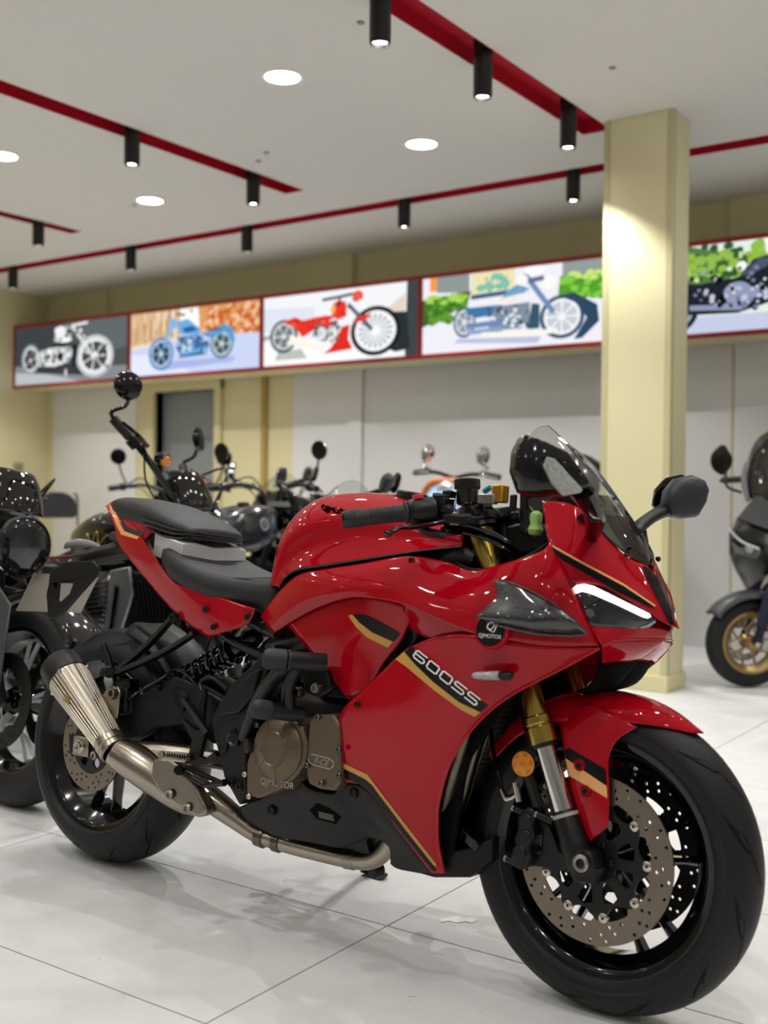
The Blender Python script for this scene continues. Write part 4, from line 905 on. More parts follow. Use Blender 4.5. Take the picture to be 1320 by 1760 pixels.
for x, y, w in ((466, 1393, .14), (607, 1363, .164)):
    p = L(x, y, w+.004)
    for s in (1, -1): mk('belly_bolt', lathe([(0, .002), (.006, .002), (.007, .004), (.011, .003), (.012, 0), (.012, -.006)], (p.x, p.y*s, p.z), (0, -s, 0), 16), BLK, bel)
# ------------------------------------------------------------------ windscreen
crow = [[(942, 731, 0), (985, 772, 0), (1026, 822, 0), (1076, 892, 0), (1118, 968, 0)],
 [(922, 735, .05), (968, 783, .068), (1014, 842, .065), (1070, 912, .046), (1115, 970, .006)],
 [(908, 750, .095), (945, 812, .128), (1000, 878, .122), (1060, 938, .085), (1112, 972, .012)]]
wg = orient(grid([S(r) for r in crow], 6, 6)); SURF['windscreen'] = [wg]
scr = mk('windscreen', join(wg, mirror(wg)), SCRG, bike, angle=60)
decal('screen_smoke', [[(1004, 862), (1024, 850), (1046, 850), (1062, 872), (1117, 966), (1108, 970), (1085, 955), (1060, 936), (1030, 906)]], SURF['windscreen'], SCRD, scr, off=-.002)
both('screen_rim', tube([L(*p) for p in crow[2]], .0022, 6, 6), GBLK, scr)
both('screen_rim', tube([L(942, 731, 0), L(922, 735, .05), L(908, 750, .095)], .0018, 6, 6), mat('screen_edge', 'b9bcbc', .2), scr)
for x, y, w in ((1078, 952, .072), (1022, 905, .112)):
    p = L(x, y, w+.003)
    for s in (1, -1): bolt((p.x, p.y*s, p.z), (.5, -.8*s, .5), .006, GBLK, scr)
# ------------------------------------------------------------------ mirrors
mo = [(894, 748), (912, 753), (965, 778), (1008, 836), (1010, 843), (1002, 849), (972, 853), (908, 854), (890, 846), (877, 810), (880, 775)]
mn = Vector((.70, -.70, .12)).normalized(); mp = L(945, 800, .315)
mpts = [LP(x, y, mp, mn) for x, y in mo]; mc = sum(mpts, Vector())/len(mpts)
def ring(sc, off, sh=(0, 0, 0)): return [mc+(p-mc)*sc+mn*off+Vector(sh) for p in mpts]
secs = [ring(.93, -.012), ring(1.0, -.010), ring(1.0, -.004), ring(.975, .004), ring(.95, .02, (0, 0, .0)), ring(.82, .036, (.004, .006, .0)), ring(.5, .044, (.006, .01, .0))]
mh = loft(secs)
lens = [LP(x, y, mp+mn*.036, mn) for x, y in ((931, 802), (938, 786), (952, 790), (1000, 843), (996, 848), (966, 853), (945, 830))]
glassr = [mc+(p-mc)*.92-mn*.013 for p in mpts]
lo_ = [(1140, 868), (1144, 842), (1161, 822), (1188, 816), (1211, 826), (1218, 842), (1213, 864), (1199, 888), (1172, 891), (1152, 886)]
ln = Vector((.80, -.58, .1)).normalized(); lp = L(1180, 852, -.33)
lpts = [LP(x, y, lp, ln) for x, y in lo_]; lc = sum(lpts, Vector())/len(lpts)
def ring2(sc, off): return [lc+(p-lc)*sc+ln*off for p in lpts]
MIRG = mat('mirror_glass', 'c8ccd0', .02, 1); HSG = mat('mirror_back_grey', '2c2e32', .42, spec=.4)
MI = empty('rear_view_mirror'); MI.parent = bike
mk('mirror_housing', mh, GBLK, MI, angle=40, bevel=.003)
mk('mirror_glass', prism(glassr, mn*.002), MIRG, MI, smooth=False)
mk('mirror_signal', prism(lens, mn*.008), CLEARL, MI, bevel=.002)
arm = [L(1002, 846, .285), L(1012, 866, .255), L(1022, 888, .215), L(1020, 912, .16), L(1016, 925, .13)]
mk('mirror_stalk', tube(arm, [.022, .021, .02, .016, .013], 14, 5, flat=.7), GBLK, MI)
base = [L(992, 885, .145), L(1003, 880, .15), L(1030, 915, .12), L(1032, 928, .1), L(1015, 925, .115)]
mk('mirror_base', prism(base, Vector((-.5, .5, -.4))*.02), BLK, MI, bevel=.003)
bolt(L(1022, 913, .142), (.6, -.7, .3), .008, GBLK, MI)
MI = empty('rear_view_mirror'); MI.parent = bike
mk('mirror_housing', loft([ring2(1.0, -.016), ring2(1.0, -.004), ring2(.96, .006), ring2(.8, .014), ring2(.45, .018)]), HSG, MI, angle=40, bevel=.002)
mk('mirror_rim', loft([[p+Vector((-.02, .02, .006)) for p in ring2(q, o)] for q, o in ((.9, -.03), (1.02, -.028), (1.02, -.02), (.9, -.018))]), GBLK, MI, angle=40)
mk('mirror_glass', prism([p+Vector((-.02, .02, .006)) for p in ring2(.95, -.031)], ln*.001), MIRG, MI, smooth=False)
arm = [L(1152, 872, -.325), L(1140, 878, -.29), L(1118, 890, -.22), L(1100, 904, -.15), L(1092, 915, -.11)]
mk('mirror_stalk', tube(arm, [.022, .02, .017, .017, .014], 14, 5, flat=.75), BLK, MI)
mk('mirror_base', prism([(q.x, -q.y, q.z) for q in base], Vector((-.5, -.5, -.4))*.02), BLK, MI, bevel=.003)
# ------------------------------------------------------------------ cockpit
hb = empty('handlebar'); hb.parent = bike
for s in (1, -1):
    F_ = (lambda d: d) if s == 1 else mirror
    e, g1, g2 = L(592, 893, .36), L(700, 881, .272), L(745, 872, .235); d = (g1-e).normalized()
    inner = Vector((fk(t_top, .102).x+.005, -.135, fk(t_top+.03, .102).z))
    mk('bar_tube', F_(tube([e, g2, inner], .011, 14)), MBLK, hb)
    g = mk('grip', F_(lathe([(0, -.002), (.016, -.001), (.019, .003), (.0195, .012), (.0175, .014), (.0175, .018), (.0195, .02), (.0195, .028), (.018, .031), (.017, .04), (.0165, .07), (.0172, .1), (.019, (g1-e).length-.008), (.023, (g1-e).length-.005), (.023, (g1-e).length), (.0, (g1-e).length)], e, d, 28)), GRIP, hb)
    for k in range(7):
        mk('grip_rib', F_(lathe([(.0168, 0), (.0182, .001), (.0182, .003), (.0168, .004)], e+d*(.05+k*.008), d, 24)), GRIP, g)
    mk('bar_end', F_(lathe([(0, -.001), (.007, -.001), (.008, -.0045), (.014, -.005), (.016, -.001)], e, d, 20)), GBLK, g)
    mk('switch_housing', F_(lathe([(0, 0), (.021, 0), (.025, .004), (.027, .012), (.027, .05), (.024, .056), (0, .056)], g1+d*.002, d, 26)), BLK, hb)
    mk('switch_button', F_(box(g1+d*.022+Vector((0, -.004, .029)), (.02, .024, .01), d.to_track_quat('X', 'Z').to_matrix())), mat('stop_switch_red', 'd3273c', .4) if s == 1 else BLK, hb, bevel=.002)
    piv = L(782, 892, .215); tip = L(667, 917, .325)
    mk('master_cylinder', F_(tube([g1+d*.064, g1+d*.072+Vector((.016, 0, -.002)), piv+Vector((-.004, 0, .006)), piv+Vector((.03, .014, .004))], [.012, .013, .012, .009], 12, 3)), BLK, hb)
    lv = mk('brake_lever' if s == 1 else 'clutch_lever', F_(tube([piv, L(742, 900, .25), L(710, 906, .285), L(688, 907, .31), L(674, 914, .322), tip], [.0105, .0095, .0085, .0078, .007, .0078], 12, 5, flat=.65)), GBLK, hb)
    mk('lever_ball', F_(lathe([(0, -.008), (.006, -.006), (.0082, 0), (.006, .006), (0, .008)], tip, (1, 0, 0), 14)), GBLK, lv)
    mk('lever_perch', F_(prism([piv+Vector(q) for q in ((-.035, -.02, .008), (-.01, -.024, .008), (.02, -.006, .008), (.04, .03, .008), (.0, .03, .008), (-.03, .01, .008))], (0, 0, -.018))), BLK, hb, bevel=.003)
    mk('lever_pivot', F_(lathe([(0, .003), (.008, .003), (.011, 0), (.011, -.024)], piv+Vector((0, -.002, .012)), (0, -.1, 1), 18)), STEEL, lv)
mk('switch_pod', join(box(L(762, 866, .22), (.03, .04, .035)), box(L(772, 852, .21), (.02, .025, .02)), box(L(753, 856, .225), (.018, .02, .02))), BLK, hb, bevel=.003)
mk('switch_wire_clip', tube([L(769, 857, .225), L(783, 858, .225), L(783, 868, .225), L(780, 880, .225)], .0013, 6), NUTM, hb)
RS = empty('brake_fluid_reservoir'); RS.parent = bike
rc0, rc1 = L(803, 868, .19), L(803, 824, .19); rd = (rc1-rc0); rl = rd.length
mk('reservoir_cup', lathe([(0, 0), (.019, 0), (.022, .004), (.0225, rl*.65), (0, rl*.65)], rc0, rd, 28), mat('smoked_cup', '1b1412', .12, coat=.5), RS)
mk('reservoir_cap', lathe([(0, rl*.62), (.0265, rl*.62), (.0275, rl*.66), (.0275, rl*.95), (.026, rl), (0, rl)], rc0, rd, 10), BLK, RS, angle=20)
mk('reservoir_stem', tube([rc0, rc0+Vector((.005, .01, -.03)), L(805, 900, .17)], .006, 8), BLK, RS)
gb = mk('adjuster_block', box(L(860, 849, .12), (.026, .03, .036)), mat('gold_anodised', 'd8a234', .3, .7), bike, bevel=.003)
mk('adjuster_block', box(L(838, 858, .13), (.04, .02, .02)), mat('silver_alloy', 'bdb9b0', .35, .8), bike, bevel=.002)
mk('hose_joint', cyl(L(832, 845, .12), L(843, 838, .12), .006, 10), mat('teal_anodised', '2f7f95', .3, .5), bike)
# ignition key + keychain toy on the clamp
kc = mk('ignition_key', join(box(L(882, 868, .04), (.016, .008, .045)), cyl(L(884, 880, .04), L(886, 895, .04), .01, 12)), mat('key_plastic', '1a1216', .35), bike, bevel=.003)
tp = L(921, 897, .118)
toy = empty('keychain', BT+BM @ tp, BROT, label='small pale green toy keychain hanging in the red motorcycle cockpit', cat='keychain')
mk('toy_figure', lathe([(0, -.03), (.012, -.026), (.016, -.016), (.011, -.003), (.013, .006), (.012, .016), (.005, .022), (0, .022)], (0, 0, 0), (0, 0, 1), 18), mat('toy_green', '9cc46a', .5), toy)
mk('key_ring', tube([L(*p)-tp for p in ((893, 868, .105), (900, 864, .105), (910, 870, .11), (919, 884, .116))], .0015, 6, 4), mat('key_ring_brass', 'a08f4a', .3, 1), toy)
# dash, inner cowl, cables
plate([L(x, y, .075) for x, y in ((868, 905), (905, 895), (936, 900), (945, 918), (938, 945), (890, 955), (866, 952))], (0, .15, 0), 'dash_box', BLK, bike, bevel=.006)
plate([Vector((1.27, y, z)) for y, z in ((-.11, .92), (-.12, 1.0), (-.06, 1.035), (.06, 1.035), (.12, 1.0), (.11, .92))], (.02, 0, -.006), 'instrument_display', GBLK, bike, bevel=.004)
for k, (dy, dz) in enumerate(((0, 0), (.006, -.009), (-.004, -.016))):
    o = Vector((0, dy, dz))
    mk('control_cable', tube([L(760, 895, .21)+o, L(800, 902, .18)+o, L(840, 914, .165)+o, L(870, 930, .15)+o, L(893, 952, .13)+o], .0042, 8, 6), GBLK, bike)
mk('cable_boot', tube([L(722, 906, .25), L(735, 914, .24), L(765, 920, .22)], [.005, .009, .008], 10, 4), BLK, bike)
mk('throttle_cable', tube([L(716, 905, .255), L(730, 917, .24), L(770, 918, .21), L(800, 915, .18), L(830, 925, .15)], .004, 8, 6), GBLK, bike)
icd = [[(1.12, .86, .13), (1.2, .84, .16), (1.3, .86, .17), (1.36, .9, .15)], [(1.12, .82, .10), (1.2, .79, .12), (1.3, .8, .12), (1.38, .86, .10)], [(1.12, .8, 0), (1.2, .77, 0), (1.3, .78, 0), (1.4, .84, 0)]]
panel('inner_cowl', [[Vector((x, -w, z)) for x, z, w in r] for r in icd], BLK, raw=True, nu=4, nv=4)
mk('steering_lock_housing', tube([L(765, 965, .12), L(790, 957, .12), L(815, 962, .11)], [.02, .024, .016], 12, 4), mat('dark_grey_cast', '3a3b3d', .5, .3), bike)
mk('steering_head', cyl(fk(t_top+.04, 0), fk(t_top+.27, 0), .035, 24), MBLK, bike)
# ------------------------------------------------------------------ tail, seats
tail = panel('tail_fairing', [
 [(181, 868, .055), (196, 905, .088), (204, 936, .102), (236, 978, .118), (290, 1042, .124), (330, 1078, .128), (358, 1095, .13)],
 [(182, 869, .054), (204, 903, .096), (214, 932, .113), (246, 968, .13), (300, 1028, .136), (345, 1066, .138), (392, 1085, .138)],
 [(184, 868, .052), (222, 907, .106), (232, 929, .124), (258, 962, .138), (308, 1014, .144), (360, 1048, .143), (425, 1073, .14)],
 [(187, 866, .048), (238, 912, .114), (246, 929, .13), (264, 956, .142), (298, 1000, .146), (345, 1015, .144), (438, 1046, .138)]], RED, nu=6, nv=5)
panel('tail_upper', [
 [(187, 866, .048), (210, 895, .085), (238, 912, .114), (247, 928, .128)],
 [(190, 863, .04), (214, 880, .08), (244, 899, .108), (258, 917, .124)],
 [(194, 861, .03), (222, 876, .07), (252, 894, .1), (268, 908, .116)]], RED, tail, nu=5, nv=4)
decal('tail_stripe_peach', [[(188, 867), (196, 873), (207, 900), (214, 913), (240, 923), (236, 927), (209, 919), (200, 902), (190, 876)]], SURF['tail_upper']+SURF['tail_fairing'], ORG, tail)
decal('tail_stripe_black', [[(203, 880), (208, 885), (217, 904), (226, 909), (250, 915), (244, 922), (218, 914), (211, 905)]], SURF['tail_upper']+SURF['tail_fairing'], STR_B, tail)
for x, y, w in ((353, 1047, .147), (425, 1060, .143), (367, 1077, .142)):
    p = L(x, y, w+.001)
    for s in (1, -1): mk('panel_hole', lathe([(0, .001), (.007, .001), (.0095, .002), (.010, 0)], (p.x, p.y*s, p.z), (0, -s, 0), 6), GBLK, tail, smooth=False)
def yloft(stations, n=20, flatb=.5):
    """sections across the bike: (x, half width, z top, z bottom, crown)"""
    secs = []
    for x, hw, zt, zb, dish in stations:
        c = []
        for i in range(n):
            a = 2*math.pi*i/n; cy, sz = math.cos(a), math.sin(a)
            y = hw*math.copysign(abs(cy)**.55, cy); z = (zt+zb)/2+(zt-zb)/2*math.copysign(abs(sz)**.6, sz)
            if sz > 0: z -= dish*(1-(y/hw)**2)*-1*sz if hw else 0
            c.append(Vector((x, y, z)))
        secs.append(c)
    return secs
def sm(stations, n=5): return [tuple(v) for v in map(list, zip(*[[q.x for q in catmull([Vector((s[k], 0, 0)) for s in stations], n)] for k in range(len(stations[0]))]))]
ps = mk('passenger_seat', loft(yloft(sm([(-.085, .035, .972, .962, .0), (-.06, .058, .984, .948, .004), (.0, .085, .986, .925, .006), (.1, .112, .978, .905, .006), (.19, .124, .957, .89, .006), (.26, .12, .93, .882, .005), (.305, .098, .906, .880, .002)]))), SEATM, bike, angle=70)
for k in range(3):
    z0 = -.012*k
    mk('seat_piping', tube([Vector((.14, -.1225+.004*k, .945+z0-.02)), Vector((.2, -.1275, .927+z0-.012)), Vector((.26, -.123, .908+z0-.006)), Vector((.302, -.09, .897+z0*.6)), Vector((.312, 0, .895+z0*.6)), Vector((.302, .09, .897+z0*.6)), Vector((.26, .123, .908+z0-.006)), Vector((.2, .1275, .927+z0-.012))], .0022, 6, 5), SEATS, ps)
rs = mk('rider_seat', loft(yloft(sm([(.205, .05, .838, .80, 0), (.222, .112, .868, .79, -.014), (.262, .142, .868, .765, -.022), (.33, .155, .838, .745, -.018), (.42, .155, .812, .725, -.006), (.5, .142, .800, .715, 0), (.56, .125, .798, .705, 0), (.61, .110, .802, .70, 0), (.635, .08, .805, .72, 0)]))), SEATM, bike, angle=70)
mk('seat_stitching', tube([Vector((.236, -.075, .866)), Vector((.262, -.105, .848)), Vector((.31, -.13, .822)), Vector((.4, -.14, .797)), Vector((.5, -.126, .788)), Vector((.6, -.095, .795))], .0016, 6, 6), mat('stitch_grey', '4a4844', .7), rs)
sil = mk('seat_bridge', loft([[Vector((x, y, z+dz)) for y, dz in ((-hw, -.06), (-hw, 0), (-hw*.6, .004), (0, -.004), (hw*.6, .004), (hw, 0), (hw, -.06))] for x, hw, z in ((.15, .10, .897), (.2, .12, .889), (.25, .126, .88), (.30, .118, .866))]), SIL, bike, angle=25, bevel=.003)
mk('bridge_fin', prism([(.21, -.062, .8895), (.262, -.07, .8795), (.262, .07, .8795), (.21, .062, .8895)], (.002, 0, .004)), mat('silver_shadow', '8d9092', .4, .3), sil)
both('tail_inner_panel', prism([L(x, y, .118) for x, y in ((250, 915), (272, 905), (285, 935), (272, 965), (268, 955))], (0, .06, 0)), BLK, tail)
# undertail, tail lamp, plate carrier
arm = [[(120, 950, .035), (140, 962, .05), (205, 940, .06), (240, 925, .08)], [(115, 955, .03), (140, 970, .045), (205, 956, .055), (250, 955, .08)]]
mk('undertail', loft([[Vector((x, -hw, z)), Vector((x, -hw*.8, z+h)), Vector((x, hw*.8, z+h)), Vector((x, hw, z)), Vector((x, hw*.8, z-.018)), Vector((x, -hw*.8, z-.018))] for x, hw, z, h in ((-.25, .035, .815, .012), (-.18, .05, .822, .016), (-.02, .06, .85, .02), (.12, .085, .84, .02), (.3, .1, .79, .02))]), BLK, bike, angle=25, bevel=.003)
mk('tail_lamp', loft([[Vector((x, -hw, z)), Vector((x, 0, z+.01)), Vector((x, hw, z)), Vector((x, 0, z-.014))] for x, hw, z in ((-.335, .06, .808), (-.31, .07, .81), (-.27, .06, .815), (-.235, .045, .818))]), REDL, bike, angle=20, bevel=.002)
mk('rear_signal', tube([L(112, 942, -.09), L(124, 935, -.095), L(146, 934, -.1), L(176, 941, -.09)], [.008, .024, .026, .006], 14, 5, flat=.5), mat('grey_lens', '6a6767', .3, coat=.4), bike)
pc = empty('plate_carrier'); pc.parent = bike
co = [L(x, y, .075) for x, y in ((85, 983), (109, 966), (160, 964), (170, 975), (163, 991), (136, 1021), (111, 1050), (95, 1063), (82, 1063), (79, 1021), (83, 1004))]
ci = [L(x, y, .075) for x, y in ((100, 1002), (125, 1003), (119, 1020), (104, 1034), (97, 1032))]
def xz(ps_): return [(p.x, p.z) for p in ps_]
for w in (.075,):
    mk('carrier_arm', xf(holes_plate(xz(co), [xz(ci)], 0, .012), Matrix.Translation((0, -w, 0))), BLK, pc, bevel=.003, angle=30)
pl0 = L(27, 1050, .12); pl1 = L(58, 985, .12)
mk('number_plate', prism([pl0, pl1, Vector((pl1.x, .11, pl1.z)), Vector((pl0.x, .11, pl0.z))], (.003, 0, .001)), mat('bare_plate', 'a39c90', .4, .5), pc, bevel=.001)
mk('plate_light', box((pl1.x+.03, 0, pl1.z+.0), (.05, .07, .03)), BLK, pc, bevel=.004)
mk('plate_bracket', prism([pl1+Vector((.0, .07, .0)), pl1+Vector((0, .16, 0)), Vector((-.22, .05, .78)), Vector((-.22, -.05, .78))], (.006, 0, .0)), BLK, pc)
# rear frame rails
for s in (1, -1):
    F_ = (lambda d: d) if s == 1 else mirror
    mk('subframe_rail', F_(tube([(.62, -.09, .66), (.4, -.1, .73), (.15, -.09, .83), (-.05, -.05, .88)], .014, 10, 4)), MBLK, bike)
    mk('subframe_rail', F_(tube([(.6, -.08, .6), (.45, -.1, .65), (.2, -.09, .8)], .012, 10, 4)), MBLK, bike)
# ------------------------------------------------------------------ engine, frame, swingarm, exhaust
eng = empty('engine'); eng.parent = bike
def sect(x, hw, z0, z1): return [Vector((x, y*hw, z)) for y, z in ((-1, z0+.03), (-.8, z0), (.8, z0), (1, z0+.03), (1, z1-.04), (.8, z1), (-.8, z1), (-1, z1-.04))]
mk('crankcase', loft([sect(.52, .10, .33, .5), sect(.6, .12, .25, .56), (sect(.8, .13, .24, .56)), sect(.93, .125, .26, .56), sect(.98, .11, .32, .52)]), MBLK, eng, angle=25, bevel=.006)
mk('cylinder_block', loft([[Vector((x0+.02, -.15, z)), Vector((x0, -.13, z)), Vector((x0, .13, z)), Vector((x0+.02, .15, z)), Vector((x0+.2, .15, z)), Vector((x0+.22, .13, z)), Vector((x0+.22, -.13, z)), Vector((x0+.2, -.15, z))] for x0, z in ((.78, .54), (.8, .62), (.83, .72), (.85, .78))]), MBLK, eng, angle=25, bevel=.005)
mk('airbox', loft([sect(.7, .1, .76, .9), sect(.9, .12, .74, .9), sect(1.08, .11, .76, .88)]), BLK, eng)
p1 = [(423, 1312), (430, 1290), (446, 1262), (468, 1240), (498, 1236), (518, 1248), (527, 1280), (524, 1312), (508, 1334), (487, 1355), (442, 1373), (423, 1366)]
cv = plate([L(x, y, .205) for x, y in p1], (0, .085, 0), 'clutch_cover', BRZ, eng, bevel=.006, seg=3)
cc = L(478, 1287, .205); rr = .07
mk('cover_dome', lathe([(0, .016), (.034, .016), (.037, .019), (.039, .015), (rr*.93, .008), (rr*.99, .003), (rr*.99, -.01)], cc, (0, -1, 0), 40), BRZ, cv)
for k in range(7):
    a = 2*math.pi*k/7+.3; u = Vector((math.cos(a), 0, math.sin(a))); n = Vector((-u.z, 0, u.x)); c0 = cc+Vector((0, -.0155, 0))
    mk('cover_rib', prism([c0+u*.04+n*.0035, c0+u*(rr*.92)+n*.0025+Vector((0, .006, 0)), c0+u*(rr*.92)-n*.0025+Vector((0, .006, 0)), c0+u*.04-n*.0035], (0, .01, 0)), BRZ, cv, bevel=.001)
p2 = [(531, 1234), (545, 1228), (573, 1227), (583, 1247), (585, 1345), (574, 1360), (548, 1356), (530, 1348), (526, 1330), (526, 1300)]
c2 = plate([L(x, y, .2) for x, y in p2], (0, .08, 0), 'alternator_cover', BRZ, eng, bevel=.006, seg=3)
fp = [(530, 1303), (535, 1296), (566, 1304), (573, 1310), (573, 1318), (566, 1322), (540, 1315), (531, 1310)]
fo = [L(x, y, .2008) for x, y in fp]; fc = sum(fo, Vector())/8
for i in range(8):
    a, b = fo[i], fo[(i+1) % 8]; mk('badge_outline', tube([a, b], .0011, 6), GREYP, c2) if i == 0 else None
mk('badge_frame', join(*[tube([fo[i], fo[(i+1) % 8]], .0011, 6) for i in range(8)]), GREYP, c2)
def text_flat(name, s, size, c, u, parent, m, y, **k):
    tv, tf = text_mesh(s, size, **k); u = Vector(u).normalized(); v = Vector((0, -1, 0)).cross(u)*-1
    if v.z < 0: v = -v
    return mk(name, ([Vector((c.x, y, c.z))+u*q.x+v*q.y for q in tv], tf), m, parent, smooth=False)
text_flat('cover_lettering', 'F-CE', .019, fc, L(566, 1312, .2)-L(535, 1304, .2), c2, GREYP, -.2010, shear=.3, bold=.0003)
lt = L(476, 1347, .2066); text_flat('cover_lettering', 'QJMOTOR', .021, lt, L(505, 1350, .2)-L(455, 1341, .2), cv, GREYP, -.2066, bold=.0004)
for x, y in ((421, 1331), (428, 1369), (442, 1246), (527, 1315), (552, 1346), (582, 1332), (546, 1232), (582, 1288)):
    bolt(L(x, y, .206), (0, -1, 0), .0065, NUTM if x < 430 else BOLTM, eng)
both('cover_mirror', prism([L(x, y, .2) for x, y in p1], (0, .06, 0)), BRZ, eng) if False else mk('sprocket_cover', mirror(prism([L(x, y, .19) for x, y in p1], (0, .05, 0))), BRZ, eng, bevel=.006)
mk('oil_filler', lathe([(0, .012), (.012, .012), (.017, .01), (.019, 0), (.019, -.02)], L(430, 1282, .2), (-.4, -1, 0), 10), BLK, eng, angle=20)
mk('sump', loft([sect(.6, .07, .22, .28), sect(.75, .085, .2, .28), sect(.92, .08, .2, .3)]), MBLK, eng)
# frame side plates
frp = [(360, 1240), (374, 1212), (400, 1172), (430, 1145), (468, 1106), (474, 1120), (450, 1172), (444, 1200), (434, 1238), (420, 1282), (424, 1301), (422, 1366), (411, 1385), (384, 1336), (376, 1300), (364, 1256)]
for s in (1, -1):
    F_ = (lambda d: d) if s == 1 else mirror
    V_ = [L(x, y, .172) for x, y in frp]
    mk('frame_plate', F_(([*V_, *[p+Vector((0, .05, 0)) for p in V_]], [tuple(range(len(V_))), tuple(range(len(V_), 2*len(V_)))[::-1]]+[(i, (i+1) % len(V_), (i+1) % len(V_)+len(V_), i+len(V_)) for i in range(len(V_))])), BLK, bike, bevel=.006, seg=3, angle=30)
    mk('frame_facet', F_(prism([L(x, y, .182) for x, y in ((386, 1204), (404, 1180), (432, 1154), (446, 1150), (440, 1172), (434, 1198), (408, 1226), (376, 1232))], (0, .012, 0))), BLK, bike, bevel=.006, seg=3)
    mk('frame_facet', F_(prism([L(x, y, .178) for x, y in ((372, 1250), (408, 1234), (430, 1212), (426, 1238), (414, 1266), (404, 1252), (390, 1262), (388, 1290), (380, 1296))], (0, .012, 0))), BLK, bike, bevel=.004, seg=2)
    pv = L(402, 1268, .176); pv = Vector((pv.x, pv.y*s, pv.z))
    mk('pivot_bolt', lathe([(0, .003), (.013, .003), (.016, .006), (.02, .005), (.022, 0), (.022, -.01)], pv, (0, -s, 0), 8), GBLK, bike, angle=20)
    for x, y in ((386, 1345), (398, 1346), (413, 1352)):
        q = L(x, y, .172); bolt((q.x, q.y*s, q.z), (0, -s, 0), .0085, MBLK, bike, h=.006)
    mk('main_frame_tube', F_(tube([(.62, -.1, .62), (.8, -.1, .68), (1.0, -.09, .78), (1.16, -.05, .87)], [.03, .026, .026, .03], 12, 5)), MBLK, bike)
    mk('frame_brace', F_(tube([(.6, -.11, .5), (.75, -.12, .6), (.95, -.11, .72)], .017, 10, 4)), MBLK, bike)
    # crash sliders
    CS = empty('crash_slider'); CS.parent = bike
    a, b = L(560, 1140, .205), L(468, 1133, .295)
    mk('slider_tube', F_(tube([a, a.lerp(b, .72)], .021, 18)), MBLK, CS)
    mk('rubber_end', F_(lathe([(.021, -.03), (.0235, -.028), (.0235, .0), (.022, .012), (.016, .019), (0, .022)], b, b-a, 22)), GRIP, CS)
    mk('tube_ring', F_(lathe([(.021, 0), (.0235, .001), (.0235, .005), (.021, .006)], a.lerp(b, .68), b-a, 22)), GRIP, CS)
    a2, b2 = L(520, 1228, .2), L(446, 1219, .285)
    mk('slider_tube', F_(tube([a2, a2.lerp(b2, .75)], .018, 18)), MBLK, CS)
    mk('rubber_end', F_(lathe([(.019, -.026), (.0215, -.024), (.0215, .0), (.02, .01), (.014, .017), (0, .02)], b2, b2-a2, 22)), GRIP, CS)
    mk('strut', F_(tube([a.lerp(b, .48), L(496, 1180, .24), a2.lerp(b2, .3)], .0155, 12, 4)), MBLK, CS)
    mk('strut', F_(tube([a.lerp(b, .62), L(470, 1166, .25), L(444, 1202, .225), L(420, 1268, .19)], .0155, 12, 5)), MBLK, CS)
    mk('mount_bracket', F_(prism([L(x, y, .2) for x, y in ((513, 1150), (560, 1150), (570, 1185), (548, 1200), (525, 1190))], (0, .02, 0))), MBLK, CS, bevel=.003)
    for x, y in ((544, 1183), (511, 1190)):
        q = L(x, y, .212); q.y *= s; mk('mount_bolt', lathe([(0, .003), (.005, .003), (.006, .008), (.010, .008), (.012, .003), (.012, -.012)], q, (0, -s, 0), 12), STEEL, CS)
    # swingarm
    so = [(116, 1262), (118, 1300), (152, 1300), (190, 1288), (240, 1268), (268, 1252), (315, 1246), (360, 1256), (400, 1285), (412, 1262), (405, 1225), (345, 1185), (312, 1166), (296, 1162), (245, 1190), (203, 1213), (150, 1260)]
    P = [L(x, y, .128) for x, y in so]; P = [Vector((p.x, -.128+max(0, p.x-.3)*.12, p.z)) for p in P]
    if s == 1: SWP = P
    mk('swingarm_beam', F_((P+[p+Vector((0, .032, 0)) for p in P], [tuple(range(len(P))), tuple(range(len(P), 2*len(P)))[::-1]]+[(i, (i+1) % len(P), (i+1) % len(P)+len(P), i+len(P)) for i in range(len(P))])), BLK, bike, bevel=.007, seg=3, angle=25)
    ab = L(134, 1281, .133); ab = Vector((0, -.133*s, .315))
    mk('axle_block', box(ab, (.062, .012, .05)), TI, bike, bevel=.003)
    mk('axle_nut', lathe([(.005, .004), (.009, .012), (.0125, .012), (.014, .008), (.0175, .004), (.0175, 0)], ab+Vector((0, -.006*s, 0)), (0, -s, 0), 12), NUTM, bike, angle=20)
sp_ = L(161, 1298, .17)
mk('paddock_spool', lathe([(.005, .012), (.010, .013), (.012, .010), (.008, .004), (.008, -.006), (.012, -.012), (.012, -.03)], L(166, 1298, .145), (-.1, -1, 0), 20), STEEL, bike)
mk('swingarm_bridge', tube([(.33, -.12, .47), (.36, 0, .5), (.33, .12, .47)], .035, 12, 4), BLK, bike)
mk('swingarm_pivot', cyl((.5, -.15, .42), (.5, .15, .42), .028, 20), MBLK, bike)
# hugger
hg = []
for w in (-.095, -.07, 0, .07, .095):
    hg.append([Vector((.345*math.cos(math.radians(a)), w, .315+(.345-(.03 if abs(w) > .08 else 0))*math.sin(math.radians(a)))) for a in (75, 60, 45, 30, 15)])
mk('rear_hugger', grid(hg, 4, 4), BLK, bike, solid=.004)
mk('hugger_arm', tube([(.12, -.1, .6), (.2, -.11, .55), (.28, -.125, .5)], .012, 8, 3), BLK, bike)
